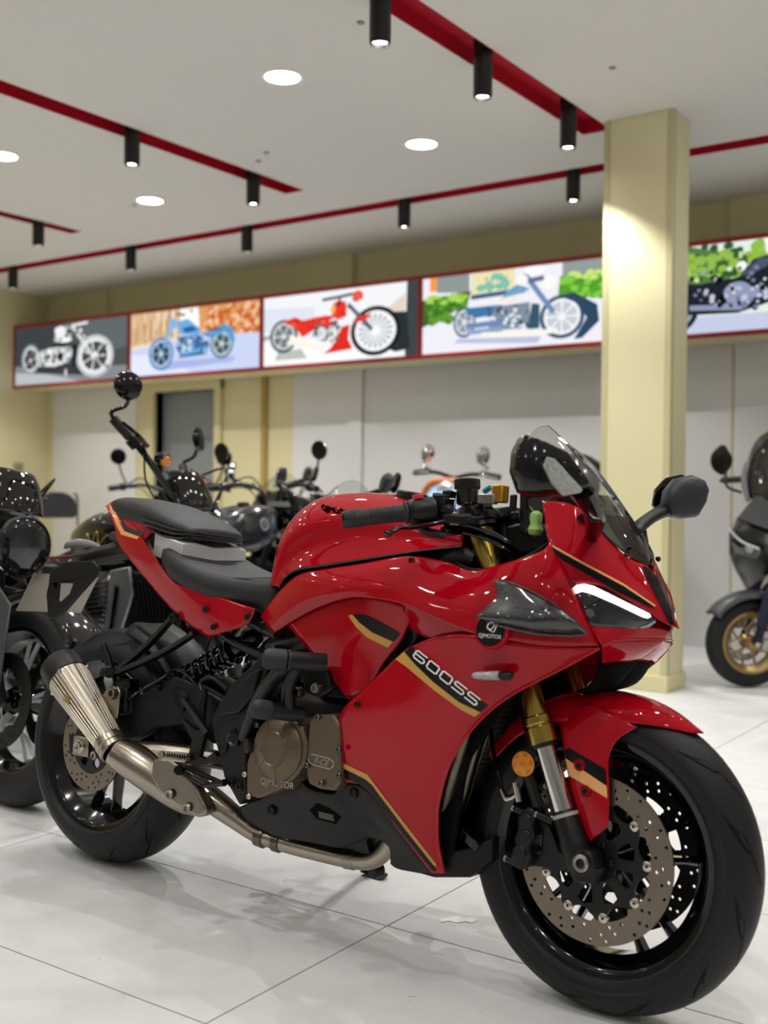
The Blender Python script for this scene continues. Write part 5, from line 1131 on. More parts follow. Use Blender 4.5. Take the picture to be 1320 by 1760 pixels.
# shock
sa, sb = L(444, 1093, .06), L(318, 1170, .085); sd = (sb-sa); sl = sd.length; sdn = sd.normalized()
SH = empty('rear_shock'); SH.parent = bike
mk('shock_body', lathe([(0, 0), (.018, 0), (.024, .01), (.024, .05), (.026, .055), (.026, .07), (.016, .075), (.016, sl*.85), (.02, sl*.88), (.02, sl), (0, sl)], sa, sdn, 24), GBLK, SH)
mk('preload_ring', lathe([(.0245, .03), (.0255, .031), (.0255, .036), (.0245, .037)], sa, sdn, 24), STEEL, SH)
_, u_, v_ = frame_of(sdn); hel = []
for i in range(6*16+1):
    t = i/(6*16); a = 2*math.pi*6*t; hel.append(sa+sdn*(sl*(.36+.58*t))+(u_*math.cos(a)+v_*math.sin(a))*.029)
mk('coil_spring', tube(hel, .0052, 8), SPR, SH)
mk('spring_seat', lathe([(.016, 0), (.035, 0), (.035, .006), (.016, .006)], sa+sdn*sl*.33, sdn, 24, closed=True), GBLK, SH)
mk('spring_seat', lathe([(.016, 0), (.035, 0), (.035, .006), (.016, .006)], sa+sdn*sl*.95, sdn, 24, closed=True), GBLK, SH)
for x, y in ((456, 1078), (478, 1105)):
    mk('shock_mount', cyl(L(x, y, .1), L(x, y, .02), .016, 16, ch=.003), MBLK, SH)
# ------------------------------------------------------------------ exhaust
EX = empty('exhaust'); EX.parent = bike
t0, t1 = L(108, 1150, .175), L(189, 1277, .19); td = (t1-t0); tl_ = td.length; tdn = td.normalized()
def mlathe(pr, n=40): return lathe([(r, h) for r, h in pr], t0, tdn, n)
ra = .056; rb = .036
mk('muffler_tip', mlathe([(ra*.72, .03), (ra*.78, -.012), (ra*.92, -.022), (ra*1.0, -.016), (ra*1.03, .02), (ra*1.03, .038), (ra*.98, .04)]), mat('muffler_tip_black', '1b1a19', .45, .4), EX)
mk('muffler_core', mlathe([(0, .032), (ra*.75, .03)]), GBLK, EX)
mz = mk('muffler_can', mlathe([(ra*.98, .03)]+[(ra+(rb-ra)*((h-.03)/(tl_-.03)), h) for h in np.linspace(.03, tl_, 6)]+[(rb*.9, tl_)]), TI2, EX)
for k in range(34):
    a = 2*math.pi*k/34; _, uu, vv = frame_of(tdn); o_ = uu*math.cos(a)+vv*math.sin(a)
    mk('can_rib', tube([t0+tdn*.045+o_*(ra*.98), t0+tdn*(tl_-.012)+o_*(rb*1.02)], .0016, 5), TI2, mz) if k % 1 == 0 else None
mk('can_collar', lathe([(rb*.95, -.004), (rb*1.1, -.002), (rb*1.1, .012), (rb*1.02, .014), (rb*1.02, .02), (rb*1.1, .022), (rb*1.1, .03), (rb*.95, .032)], t1, tdn, 36), TI2, EX)
for k in range(4):
    a = math.pi/2*k+.6; _, uu, vv = frame_of(tdn); o_ = uu*math.cos(a)+vv*math.sin(a)
    bolt(t0+tdn*.044+o_*(ra*1.0), o_, .005, NUTM, mz)
mk('can_emblem', prism([t0+tdn*.1+Vector((0, -ra*.9, 0))+q for q in (tdn*-.012, tdn*.02+Vector((.01, 0, .012)), tdn*.035, tdn*.01+Vector((-.004, 0, -.01)))], (0, .01, 0)), mat('emblem_brass', 'b09a6c', .35, .8), mz)
# bracket
bo = [L(x, y, .16) for x, y in ((170, 1194), (182, 1192), (185, 1208), (203, 1234), (206, 1182), (203, 1178), (196, 1178), (190, 1183))]
mk('can_bracket', prism([L(x, y, .165) for x, y in ((183, 1185), (192, 1178), (203, 1181), (206, 1190), (201, 1235), (195, 1238), (168, 1194), (178, 1193))], (0, .006, 0)), TI, EX, bevel=.002)
mk('bracket_boss', lathe([(.008, .006), (.014, .006), (.016, 0), (.016, -.02), (.008, -.02)], L(193, 1192, .172), (0, -1, 0), 20, closed=True), TI, EX)
mid = [t1+tdn*.026, L(206, 1295, .185), L(236, 1313, .178), L(275, 1340, .165), L(315, 1372, .15), L(343, 1392, .14)]
mk('collector_box', tube(mid, [rb*1.06, .042, .048, .047, .037, .018], 28, 8, flat=.95), TI, EX)
mk('link_pipe', tube([L(235, 1300, .14), L(285, 1299, .12), L(330, 1300, .1), L(390, 1310, .08), L(440, 1330, .06)], [.04, .034, .026, .022, .022], 20, 6), TI, EX)
shp = [(262, 1305), (285, 1302), (313, 1322), (336, 1352), (354, 1388), (353, 1402), (338, 1406), (300, 1384), (272, 1362), (258, 1335)]
mk('heat_shield', ([*[L(x, y, .212-.045*max(0, (x-270)/84)) for x, y in shp], *[L(x, y, .212-.045*max(0, (x-270)/84))+Vector((0, .03, 0)) for x, y in shp]], [tuple(range(10)), tuple(range(10, 20))[::-1]]+[(i, (i+1) % 10, (i+1) % 10+10, i+10) for i in range(10)]), TI, EX, bevel=.007, seg=3, angle=30)
for x, y, w in ((291, 1365, .205), (321, 1388, .188)):
    q = L(x, y, w); mk('shield_bolt', lathe([(0, .001), (.004, .001), (.005, .004), (.0085, .005), (.0105, .002), (.0115, 0)], q, (0, -1, 0), 16), STEEL, EX)
mk('lower_pipe', tube([L(318, 1345, .11), L(360, 1372, .11), L(400, 1402, .105), L(440, 1432, .095), L(475, 1445, .085)], [.034, .032, .027, .021, .021], 20, 6), TI, EX)
mk('pipe_clamp', lathe([(.021, -.012), (.026, -.01), (.026, .012), (.021, .014)], L(450, 1437, .09), L(480, 1447, .085)-L(445, 1434, .093), 20), HEAD, EX)
mk('pipe_clamp', lathe([(.021, -.01), (.025, -.008), (.025, .01), (.021, .012)], L(478, 1446, .085), L(520, 1458, .075)-L(475, 1445, .085), 20), HEAD, EX)
mk('under_pipe', tube([L(475, 1445, .085), L(540, 1462, .07), L(603, 1476, .055), L(635, 1478, .05), L(657, 1466, .045), L(672, 1440, .04), L(690, 1400, .04)], .0215, 20, 6), TI2, EX)
mk('pipe_joint', lathe([(.0215, -.014), (.024, -.012), (.024, .012), (.0215, .014)], L(603, 1476, .055), L(620, 1478, .05)-L(580, 1471, .06), 20), STEEL, EX)
for i, (w, xo) in enumerate(((.14, 0), (.05, 27), (-.05, 10), (-.14, -2))):
    pts = [(800+xo, 1255, w), (788+xo, 1292, w), (775+xo, 1335, w), (760+xo, 1385, w*.8), (742+xo*.5, 1420, w*.5), (700, 1440, w*.25)]
    mk('header_pipe', tube([L(802+xo, 1235, w) if False else L(*p) for p in pts], .0175, 16, 6), HEAD, EX)
# ------------------------------------------------------------------ radiator and inner blacks
mk('radiator', box((1.13, 0, .50), (.035, .33, .30), Euler((0, math.radians(18), 0)).to_matrix()), BLK, bike, bevel=.004)
ribs = [box((1.13+.02*math.cos(math.radians(18))+(z-.5)*math.tan(math.radians(18)), 0, z), (.004, .31, .003)) for z in np.arange(.38, .63, .012)]
mk('radiator_fin', join(*ribs), MBLK, bike)
mk('inner_side_panel', join(prism([(1.0, -.12, .3), (1.16, -.11, .25), (1.2, -.14, .45), (1.32, -.16, .62), (1.1, -.15, .7), (.95, -.14, .6)], (0, .01, 0)), mirror(prism([(1.0, -.12, .3), (1.16, -.11, .25), (1.2, -.14, .45), (1.32, -.16, .62), (1.1, -.15, .7), (.95, -.14, .6)], (0, .01, 0)))), BLK, bike)
mk('belly_nose', loft([[Vector((x, -hw, z)), Vector((x, hw, z)), Vector((x, hw, z+h)), Vector((x, -hw, z+h))] for x, hw, z, h in ((1.0, .1, .2, .06), (1.12, .11, .2, .05), (1.2, .1, .215, .06), (1.235, .07, .25, .05))]), BLK, bike, bevel=.004)
mk('belly_fin', box((1.17, 0, .3), (.1, .2, .02), Euler((0, .5, 0)).to_matrix()), GBLK, bike, bevel=.003)
# ------------------------------------------------------------------ rearsets, pegs, stand
for s in (1, -1):
    F_ = (lambda d: d) if s == 1 else mirror
    RSS = empty('rearset'); RSS.parent = bike
    ho = [(309, 1203), (316, 1200), (332, 1218), (352, 1252), (352, 1262), (348, 1276), (342, 1300), (352, 1305), (368, 1292), (372, 1300), (366, 1312), (335, 1318), (322, 1305), (330, 1272), (318, 1250), (314, 1236), (326, 1248), (338, 1256), (344, 1254), (330, 1232)]
    pp = [L(x, y, .178) for x, y in ho]
    mk('hanger', F_(prism(pp, (0, .014, 0))), MBLK, RSS, bevel=.002)
    mk('hanger_rod', F_(tube([L(318, 1318, .18), L(345, 1330, .175), L(385, 1347, .17)], .006, 8, 3)), MBLK, RSS)
    a, b = L(322, 1302, .185), L(276, 1298, .262)
    pg = mk('footpeg', F_(tube([a, b], .0105, 12)), NUTM, RSS)
    for k in range(9): mk('peg_ridge', F_(lathe([(.0105, 0), (.0125, .001), (.0125, .003), (.0105, .004)], a.lerp(b, .1+.095*k), b-a, 10)), NUTM, pg)
    mk('heel_guard', F_(prism([L(x, y, .185) for x, y in ((309, 1203), (314, 1199), (356, 1256), (350, 1262))], (0, .004, 0))), mat('guard_grey', '3a3c40', .35, .6), RSS)
    c, d = L(352, 1350, .185), L(386, 1346, .20)
    mk('pedal_tip' if s == 1 else 'shift_tip', F_(tube([c, d], [.006, .0075], 10)), MBLK, RSS)
    mk('pedal_arm', F_(tube([L(305, 1322, .185), L(330, 1338, .185), c], [.009, .007, .006], 10, 3)), MBLK, RSS)
    mk('pedal_pivot', F_(cyl(L(307, 1324, .2), L(307, 1324, .165), .012, 16, ch=.002)), GBLK, RSS)
    # passenger peg
    PP = empty('passenger_peg_bracket'); PP.parent = bike
    mk('strut', F_(tube([L(297, 1062, .13), L(255, 1108, .14), L(205, 1150, .15)], [.014, .016, .017], 10, 3, flat=.55)), MBLK, PP)
    mk('strut', F_(tube([L(336, 1088, .13), L(280, 1122, .14), L(205, 1155, .15)], [.015, .017, .017], 10, 3, flat=.55)), MBLK, PP)
    mk('mount_eye', F_(lathe([(.006, .005), (.012, .005), (.012, -.005), (.006, -.005)], L(297, 1062, .135), (0, -1, 0), 16, closed=True)), MBLK, PP)
    mk('peg', F_(tube([L(192, 1158, .16), L(186, 1135, .165), L(177, 1108, .17)], [.014, .011, .009], 12, 3)), MBLK, PP)
    mk('peg_joint', F_(cyl(L(188, 1155, .175), L(188, 1155, .14), .016, 14, ch=.003)), MBLK, PP)
mk('rear_brake_hose', tube([L(205, 1215, .14), L(240, 1188, .145), L(280, 1165, .135), L(305, 1150, .12), L(340, 1180, .12), L(350, 1210, .13)], .004, 8, 6), GBLK, bike)
mk('rear_caliper', join(box(L(222, 1198, .115), (.05, .04, .09), Euler((0, -.3, 0)).to_matrix()), cyl(L(218, 1180, .14), L(216, 1225, .14), .009, 12)), MBLK, bike, bevel=.006)
mk('rear_master_cylinder', tube([L(352, 1185, .13), L(348, 1215, .135), L(345, 1250, .14)], [.008, .011, .012], 12, 3), MBLK, bike)
mk('reservoir_hose', tube([L(350, 1195, .13), L(345, 1175, .12), L(365, 1165, .11), L(390, 1185, .1)], .007, 10, 5), BLK, bike)
# side stand on the far side
st = empty('side_stand'); st.parent = bike
gp = BMI @ (Vector((-1.70, 2.40, .004))-BT)
mk('stand_leg', tube([(.62, .12, .26), (gp.x-.03, gp.y-.02, gp.z+.045), (gp.x, gp.y, gp.z+.012)], [.015, .012, .012], 12), MBLK, st)
mk('stand_foot', tube([(gp.x-.03, gp.y, gp.z+.006), (gp.x+.04, gp.y, gp.z+.006)], .014, 10, flat=.5), MBLK, st)
mk('belly_roller', lathe([(0, -.014), (.014, -.014), (.018, -.009), (.018, .009), (.014, .014), (0, .014)], L(647, 1496, .02), (.3, 1, 0), 18), BLK, st)
# ================================================================== OTHER VEHICLES
def W2(px, py, plane, val):
    """photo pixel on a world plane x/y/z = val"""
    d = CR*((px-660)/FPX)+CD*((py-880)/FPX)+CF; o = Vector((0, 0, CAM_H)); i = 'xyz'.index(plane)
    return o+d*((val-o[i])/d[i])
def simple_wheel(name, parent, x, R, w, bead, spokes, spm, tyre=RUB, rimm=GBLK, two=True, hubm=None, sw=.10, yoff=0):
    e = empty(name, (x, yoff, R)); e.parent = parent
    hb_ = w*.38
    mk('tyre', lathe(tyre_prof(R, w, bead, hb_), (0, 0, 0), (0, 1, 0), 64, closed=True), tyre, e, angle=50)
    mk('rim', lathe(rim_prof(bead, hb_), (0, 0, 0), (0, 1, 0), 64, closed=True), rimm, e, angle=40)
    mk('hub', lathe([(.01, -hb_-.02), (.035, -hb_-.02), (.045, -hb_), (.03, 0), (.045, hb_), (.035, hb_+.02), (.01, hb_+.02)], (0, 0, 0), (0, 1, 0), 24), hubm or rimm, e)
    for i in range(spokes):
        for s in ((-1, 1) if two else (0,)):
            a = 2*math.pi*i/spokes+.2; r1 = bead-.035
            p = [Vector((r*math.cos(a+s*da), yy, r*math.sin(a+s*da))) for r, da, yy in ((.035, .05, -.02), (r1*.45, .05, -.03), (r1*.7, sw, -.028), (r1, sw*1.25, -.02))]
            mk('spoke', tube(p, [.012, .008, .007, .008], 8, 3), spm, e)
    return e
CHROMED = mat('polished_edge', 'c2c4c6', .28, .35)
TANKB = mat('metallic_black_paint', '0a0a0c', .1, coat=1)
TANKG = mat('graphite_paint', '2b2f33', .15, .3, coat=1)
def cruiser(loc, heading, label, tankm, ape=True, fly=True, wheelm=CHROMED, script=True, shroud=True, group=None, bars=None, lean=0, hx=1.29, mirrors=True, blk=TANKB):
    e = empty('cruiser_motorcycle', loc, (math.radians(lean), 0, heading), label=label, cat='motorcycle', group=group)
    P = lambda n, d, m, par=None, **k: mk(n, d, m, par or e, **k)
    simple_wheel('front_wheel', e, 1.55, .33, .13, .232, 5, wheelm)
    simple_wheel('rear_wheel', e, 0, .32, .18, .215, 5, wheelm)
    fw_ax = Vector((1.55, 0, .33)); fdv = Vector((-.5, 0, .866))
    for s in (1, -1):
        o = Vector((0, -.11*s, 0))
        P('fork_slider', lathe([(0, -.03), (.028, -.02), (.03, .02), (.03, .3), (.024, .32), (0, .32)], fw_ax+o, fdv, 20), MBLK)
        P('fork_tube', cyl(fw_ax+o+fdv*.3, fw_ax+o+fdv*.78, .022, 18), MATS['stanchion_chrome'] if False else MBLK)
        P('fork_shroud', lathe([(.03, .44), (.036, .45), (.036, .68), (.03, .69)], fw_ax+o, fdv, 18), blk)
        P('fork_bracket', prism([fw_ax+o+Vector((.02, -.012*s, .3)), fw_ax+o+Vector((-.09, -.012*s, .37)), fw_ax+o+Vector((-.13, -.012*s, .3)), fw_ax+o+Vector((-.02, -.012*s, .02)), fw_ax+o+Vector((.03, -.012*s, .02))], (0, -.008*s, 0)), mat('bracket_grey', '55565a', .4, .6), bevel=.004)
        P('side_reflector', box(fw_ax+o+Vector((-.15, -.032*s, .31)), (.045, .012, .05)), AMB, bevel=.004)
        P('brake_disc', disc_mesh(.15, .1, 18, 6, -.085*s), DISCD).location = fw_ax
    fend = [[Vector((1.55+r*math.cos(math.radians(a)), w, .33+r*math.sin(math.radians(a)))) for a in (150, 125, 100, 75, 50, 35)] for w, r in ((-.075, .335), (-.06, .352), (0, .362), (.06, .352), (.075, .335))]
    P('front_fender', grid(fend, 4, 4), blk, solid=.004)
    P('triple_clamp', box(fw_ax+fdv*.7, (.06, .26, .03), Euler((0, -math.pi/6, 0)).to_matrix()), MBLK, bevel=.006)
    P('triple_clamp', box(fw_ax+fdv*.5, (.06, .26, .03), Euler((0, -math.pi/6, 0)).to_matrix()), MBLK, bevel=.006)
    # headlamp nacelle
    hc = Vector((hx, 0, .83)); H = empty('headlamp'); H.parent = e
    P('nacelle', lathe([(0, -.12), (.05, -.11), (.085, -.07), (.1, 0), (.105, .03), (.098, .035)], hc, (1, 0, -.05), 32), blk, H)
    P('lens', lathe([(0, .05), (.05, .047), (.085, .04), (.097, .032)], hc, (1, 0, -.05), 32), HLENS, H)
    P('bezel', lathe([(.094, .03), (.1, .038), (.106, .03)], hc, (1, 0, -.05), 32), MBLK, H)
    if fly:
        fs = [[Vector((hx-.05+dx, y, 1.0+dz)) for y in (-.085, -.05, 0, .05, .085)] for dx, dz in ((.08, -.06), (.065, -.01), (.03, .05), (-.01, .09))]
        for r in fs:
            for k, q in enumerate((-.035, -.008, 0, -.008, -.035)): r[k].x += q*1.4
        P('flyscreen', grid(fs, 4, 4), glass('flyscreen_smoke', '2f3134', .06) if 'flyscreen_smoke' not in MATS else MATS['flyscreen_smoke'], H, solid=.003)
        P('gauge_pod', lathe([(0, -.03), (.05, -.03), (.06, 0), (.056, .03), (.04, .035), (0, .03)], (hx-.11, 0, 1.03), (-.5, 0, 1), 26), BLK, H)
    for s in (1, -1):
        P('turn_signal', tube([hc+Vector((-.03, -.1*s, -.06)), hc+Vector((-.03, -.17*s, -.06)), hc+Vector((-.03, -.22*s, -.06))], [.008, .022, .006], 12, 3), BLK)
    # tank, seat, fenders
    def ys(st, n=22): return loft(yloft(sm(st), n))
    tk = P('fuel_tank', ys([(.55, .05, .83, .74, 0), (.62, .1, .87, .7, 0), (.75, .14, .92, .68, 0), (.9, .15, .945, .69, 0), (1.02, .125, .94, .72, 0), (1.1, .07, .915, .78, 0)]), tankm, angle=70)
    P('filler_cap', lathe([(0, .015), (.03, .014), (.035, 0), (.035, -.01)], (.88, 0, .945), (0, 0, 1), 20), MBLK, tk)
    if script:
        for s in (1, -1):
            tv, tf = text_mesh('Kent', .1, shear=.5, bold=.001) if False else text_mesh('K', .09, shear=.5)
            pts = tube([(.74, -.149*s, .77), (.78, -.152*s, .84), (.80, -.152*s, .79), (.84, -.154*s, .85), (.85, -.154*s, .80), (.89, -.155*s, .83), (.93, -.153*s, .84)], .0045, 6, 5, flat=.5)
            P('tank_script', pts, mat('gold_script', 'b89a55', .3, .6), tk)
            P('tank_script', tube([(.72, -.1475*s, .755), (.8, -.152*s, .765), (.92, -.152*s, .79)], .003, 6, 4, flat=.5), MATS['gold_script'], tk)
    P('seat', ys([(-.05, .09, .76, .71, 0), (.05, .12, .77, .68, 0), (.2, .13, .73, .65, -.01), (.35, .15, .70, .61, -.015), (.48, .12, .73, .63, 0), (.58, .07, .78, .68, 0)]), SEATM, angle=70)
    rf = [[Vector((r*math.cos(math.radians(a)), w, .32+r*math.sin(math.radians(a)))) for a in (175, 150, 120, 90, 65)] for w, r in ((-.105, .33), (-.09, .36), (0, .375), (.09, .36), (.105, .33))]
    P('rear_fender', grid(rf, 4, 4), blk, solid=.004)
    P('tail_lamp', lathe([(0, .02), (.03, .018), (.04, 0), (.04, -.03)], (-.33, 0, .55), (-1, 0, .2), 20), REDL)
    # engine
    E_ = empty('engine'); E_.parent = e
    mk('crankcase', loft([sect(.45, .1, .24, .45), sect(.6, .15, .2, .5), sect(.85, .15, .2, .48), sect(.98, .1, .24, .42)]), MBLK, E_, bevel=.008, angle=25)
    for x0, tlt in ((.62, -.35), (.84, .35)):
        R_ = Euler((0, tlt, 0)).to_matrix()
        for k in range(9):
            mk('cylinder_fin', box(Vector((x0, 0, .42))+R_ @ Vector((0, 0, .03+k*.02)), (.15, .2, .007), R_), MBLK, E_)
        mk('cylinder', cyl(Vector((x0, 0, .42)), Vector((x0, 0, .42))+R_ @ Vector((0, 0, .24)), .06, 20), MBLK, E_)
    mk('primary_cover', lathe([(0, .02), (.07, .02), (.09, .01), (.095, -.03)], (.78, -.15, .33), (0, -1, 0), 30), MBLK, E_)
    mk('exhaust_pipe', tube([(.9, -.1, .5), (1.0, -.16, .42), (.9, -.2, .3), (.5, -.2, .27), (-.2, -.2, .3)], [.025, .025, .03, .045, .05], 16, 6), GBLK, E_)
    for s in (1, -1):
        P('frame_tube', tube([(1.22, -.03*s, .85), (1.12, -.1*s, .5), (1.05, -.12*s, .24), (.5, -.12*s, .2), (.3, -.11*s, .4)], .018, 10, 5), MBLK)
        P('frame_tube', tube([(1.2, 0, .9), (.7, -.06*s, .72), (.3, -.11*s, .6), (0, -.12*s, .34)], .018, 10, 5), MBLK)
        P('swingarm', tube([(.4, -.12*s, .35), (0, -.13*s, .32)], .025, 10), MBLK)
        P('shock', tube([(.12, -.15*s, .36), (.02, -.14*s, .62)], .03, 14), SPR)
        if shroud:
            P('radiator_shroud', prism([(.93, -.17*s, .70), (1.03, -.16*s, .72), (1.05, -.16*s, .62), (.97, -.17*s, .40), (.93, -.17*s, .39), (.90, -.17*s, .44)], (0, .02*s, 0)), mat('shroud_silver', 'a9abad', .3, .8), bevel=.006)
            P('shroud_slot', prism([(.965, -.1705*s, .645), (.985, -.1705*s, .635), (.945, -.1705*s, .44), (.93, -.1705*s, .45)], (0, -.002*s, 0)), GBLK)
            P('side_cover', prism([(1.03, -.15*s, .7), (1.3, -.13*s, .68), (1.27, -.14*s, .45), (1.05, -.15*s, .36), (.98, -.15*s, .4)], (0, .02*s, 0)), BLK, bevel=.006)
            for k in range(8):
                P('cover_rib', prism([(1.02+k*.024, -.151*s, .40+k*.006), (1.03+k*.024, -.151*s, .40+k*.006), (1.085+k*.02, -.151*s, .55), (1.055+k*.022, -.151*s, .66), (1.045+k*.022, -.151*s, .66), (1.075+k*.02, -.151*s, .55)], (0, -.007*s, 0)), BLK)
    # handlebar
    hb2 = empty('handlebar'); hb2.parent = e
    for s in (1, -1):
        if bars: pts = bars[s]
        elif ape: pts = [(1.13, -.05*s, .97), (1.13, -.09*s, 1.04), (1.12, -.2*s, 1.12), (1.06, -.29*s, 1.19), (.98, -.44*s, 1.285)]
        else: pts = [(1.13, -.04*s, .97), (1.12, -.08*s, 1.03), (1.12, -.2*s, 1.06), (1.08, -.3*s, 1.05), (1.02, -.4*s, 1.035)]
        pts = [Vector(p) for p in pts]
        mk('bar_tube', tube(pts, .0125, 12, 4), MBLK, hb2)
        gd = pts[4]-pts[3]
        mk('grip', tube([pts[3].lerp(pts[4], .35), pts[4]], .0185, 16), GRIP, hb2)
        mk('switch_housing', tube([pts[3].lerp(pts[4], .05), pts[3].lerp(pts[4], .3)], .026, 14), BLK, hb2)
        mk('lever', tube([pts[3]+Vector((.05, 0, .0)), pts[3].lerp(pts[4], .5)+Vector((.065, 0, -.01)), pts[4]+Vector((.05, 0, -.015))], [.009, .007, .006], 8, 3), GBLK, hb2)
        mk('control_cable', tube([pts[3]+Vector((.03, 0, -.01)), Vector((1.17, -.2*s, 1.03)), Vector((1.2, -.1*s, .9))], .004, 6, 5), GBLK, hb2)
        mk('control_cable', tube([pts[3]+Vector((.02, 0, .01)), Vector((1.2, -.2*s, 1.1)), Vector((1.23, -.08*s, .93))], .005, 6, 5), GBLK, hb2)
        if not mirrors: continue
        if ape:
            me = empty('bar_end_mirror'); me.parent = e
            mk('mirror_arm', tube([pts[4], pts[4]+gd.normalized()*.02+Vector((.015, 0, .01)), pts[4]+Vector((.07, .0*s, .045)), pts[4]+Vector((.085, 0, .1))], .0075, 10, 4), GBLK, me)
            mk('mirror_head', lathe([(0, .028), (.03, .026), (.048, .016), (.054, 0), (.05, -.006), (0, -.006)], pts[4]+Vector((.085, -.005*s, .115)), (.85, -.35*s, .1), 28), GBLK, me)
            mk('mirror_glass', lathe([(0, -.0065), (.047, -.0065)], pts[4]+Vector((.085, -.005*s, .115)), (.85, -.35*s, .1), 28), MATS['mirror_glass'], me)
            mk('bar_signal', lathe([(0, .02), (.02, .018), (.026, 0), (.022, -.03), (0, -.04)], pts[2]+Vector((.05, -.02*s, .055)), (1, 0, -.1), 16), GBLK, hb2)
            mk('bar_signal_lens', lathe([(0, .024), (.018, .02), (.022, .012)], pts[2]+Vector((.05, -.02*s, .05)), (1, -.2*s, -.3), 14), AMB, hb2)
        else:
            me = empty('stalk_mirror'); me.parent = e
            q = pts[3]
            mk('mirror_arm', tube([q+Vector((.02, 0, .02)), q+Vector((.03, -.03*s, .08)), q+Vector((.02, -.05*s, .15))], .006, 8, 4), GBLK, me)
            mk('mirror_head', lathe([(0, .025), (.035, .022), (.05, .01), (.054, 0), (.05, -.006), (0, -.006)], q+Vector((.02, -.055*s, .2)), (.9, .0, .1), 26), GBLK, me)
    P('side_stand', tube([(.6, .12, .22), (.66, .2, .1), (.68, .27, .005)], .012, 8, 3), MBLK)
    return e
# A: directly behind the red motorcycle; B: next row; D: facing the wall
barsA = {1: [(1.13, -.04, .97), (1.14, -.1, 1.0), (1.17, -.2, 1.02), (1.2, -.3, 1.0), (1.18, -.42, .98)], -1: [(1.13, .04, .97), (1.12, .08, 1.0), (1.05, .15, 1.0), (.95, .24, .98), (.86, .30, .96)]}
cA, sA = math.cos(math.radians(-5)), math.sin(math.radians(-5))
cruiser((-3.02-1.55*cA, 2.26-1.55*sA, 0), math.radians(-5), 'black cruiser with chrome-edged spokes cut by the left edge, behind the red tail', TANKB, bars=barsA, ape=False, lean=-10, hx=1.36, mirrors=False)
bB = Vector((-4.30, 3.14, 0))
barsB = {1: [tuple(W2(x, y, 'y', Y)-bB) for x, y, Y in ((306, 885, 3.09), (300, 862, 3.05), (272, 815, 2.97), (238, 768, 2.89), (194, 719, 2.80))],
 -1: [tuple(W2(x, y, 'y', Y)-bB) for x, y, Y in ((312, 885, 3.19), (316, 868, 3.24), (322, 850, 3.32), (322, 828, 3.40), (314, 802, 3.46))]}
cruiser(tuple(bB), 0, 'black cruiser with tall handlebar and round bar-end mirror behind the red seat', TANKB, bars=barsB, hx=1.25)
cruiser((-4.17, 3.78, 0), math.radians(92), 'dark grey naked motorcycle with round tank emblem, facing the back wall', TANKG, ape=False, fly=False, script=False, shroud=False, wheelm=GBLK)
for o in [o for o in bpy.data.objects if o.name.startswith('cruiser_motorcycle.002')]:
    tk = [c for c in o.children if c.name.startswith('fuel_tank')][0]
    for s in (1, -1):
        mk('tank_emblem', lathe([(.028, .001), (.034, .001), (.034, -.003), (.028, -.003)], (.88, -.153*s, .84), (.02, -s, .15), 28, closed=True), CHROMED, tk)
        tv, tf = text_mesh('R', .045); mk('tank_emblem_letter', ([Vector((.88+q.x*s, -.1545*s, .84+q.y)) for q in tv], tf), CHROMED, tk, smooth=False)
cruiser((-4.86, 4.55, 0), math.radians(128), 'black motorcycle farther off with a thin round mirror, beside the folding chair', TANKB, ape=False, fly=False, script=False, shroud=False, wheelm=GBLK)
# E, F: black sport motorcycles (same kind of machine as the red one)
remap = {'red_lacquer': GBLK, 'fork_gold': MBLK, 'stripe_gold': STR_B, 'stripe_peach': STR_B, 'white_print': GREYP, 'carbon_weave': GBLK, 'titanium': MBLK, 'titanium_brushed': MBLK, 'windscreen_clear': MATS['windscreen_clear'], 'lit_print_f6fbff_3.20': HLENS}
def sport_copy(loc, heading, label):
    c = copy_tree(bike, None, remap); c.location = loc; c.rotation_euler = (math.radians(-4), 0, heading); c['label'] = label
    for ch in c.children:
        if ch.name.startswith('rear_view_mirror'): ch.location.z += .12
    return c
sport_copy((-3.29, 5.52, 0), math.radians(-90), 'black sport motorcycle with clear windscreen behind the red fuel tank').scale = (.93, .93, .93)
sport_copy((-4.98, 7.12, 0), math.radians(-90), 'black sport motorcycle by the back wall, mostly hidden by the red tank')
# folding chair
ch = empty('folding_chair', (-7.55, 6.2, 0), (0, 0, math.radians(82)), label='folding chair with padded black backrest near the left corner', cat='chair')
steel = mat('chair_tube', '8f8f8e', .25, 1)
for s in (1, -1):
    mk('leg', tube([(s*.19, -.22, 0), (s*.19, .12, .62), (s*.19, .16, .95), (s*.16, .17, 1.0)], .011, 10, 4), steel, ch)
    mk('leg', tube([(s*.17, .26, 0), (s*.17, -.2, .46)], .011, 10), steel, ch)
mk('seat', loft([[Vector((x*.19, y, z+(.02 if abs(x) < .9 else .01))) for x in (-1, -.6, 0, .6, 1)]+[Vector((x*.19, y, z-.015)) for x in (1, .6, 0, -.6, -1)] for y, z in ((-.22, .455), (-.1, .465), (.1, .45), (.16, .44))]), SEATM, ch, bevel=.008)
bk = [(-.15, .79), (.15, .79), (.185, .82), (.19, .88), (.17, .95), (.12, .99), (.05, 1.01), (-.05, 1.01), (-.12, .99), (-.17, .95), (-.19, .88), (-.185, .82)]
plate([Vector((x, .135+(z-.8)*.18, z)) for x, z in bk], (0, .035, 0), 'backrest', SEATM, ch, bevel=.012, seg=3)
mk('crossbar', cyl((-.19, -.13, .12), (.19, -.13, .12), .009, 10), steel, ch)
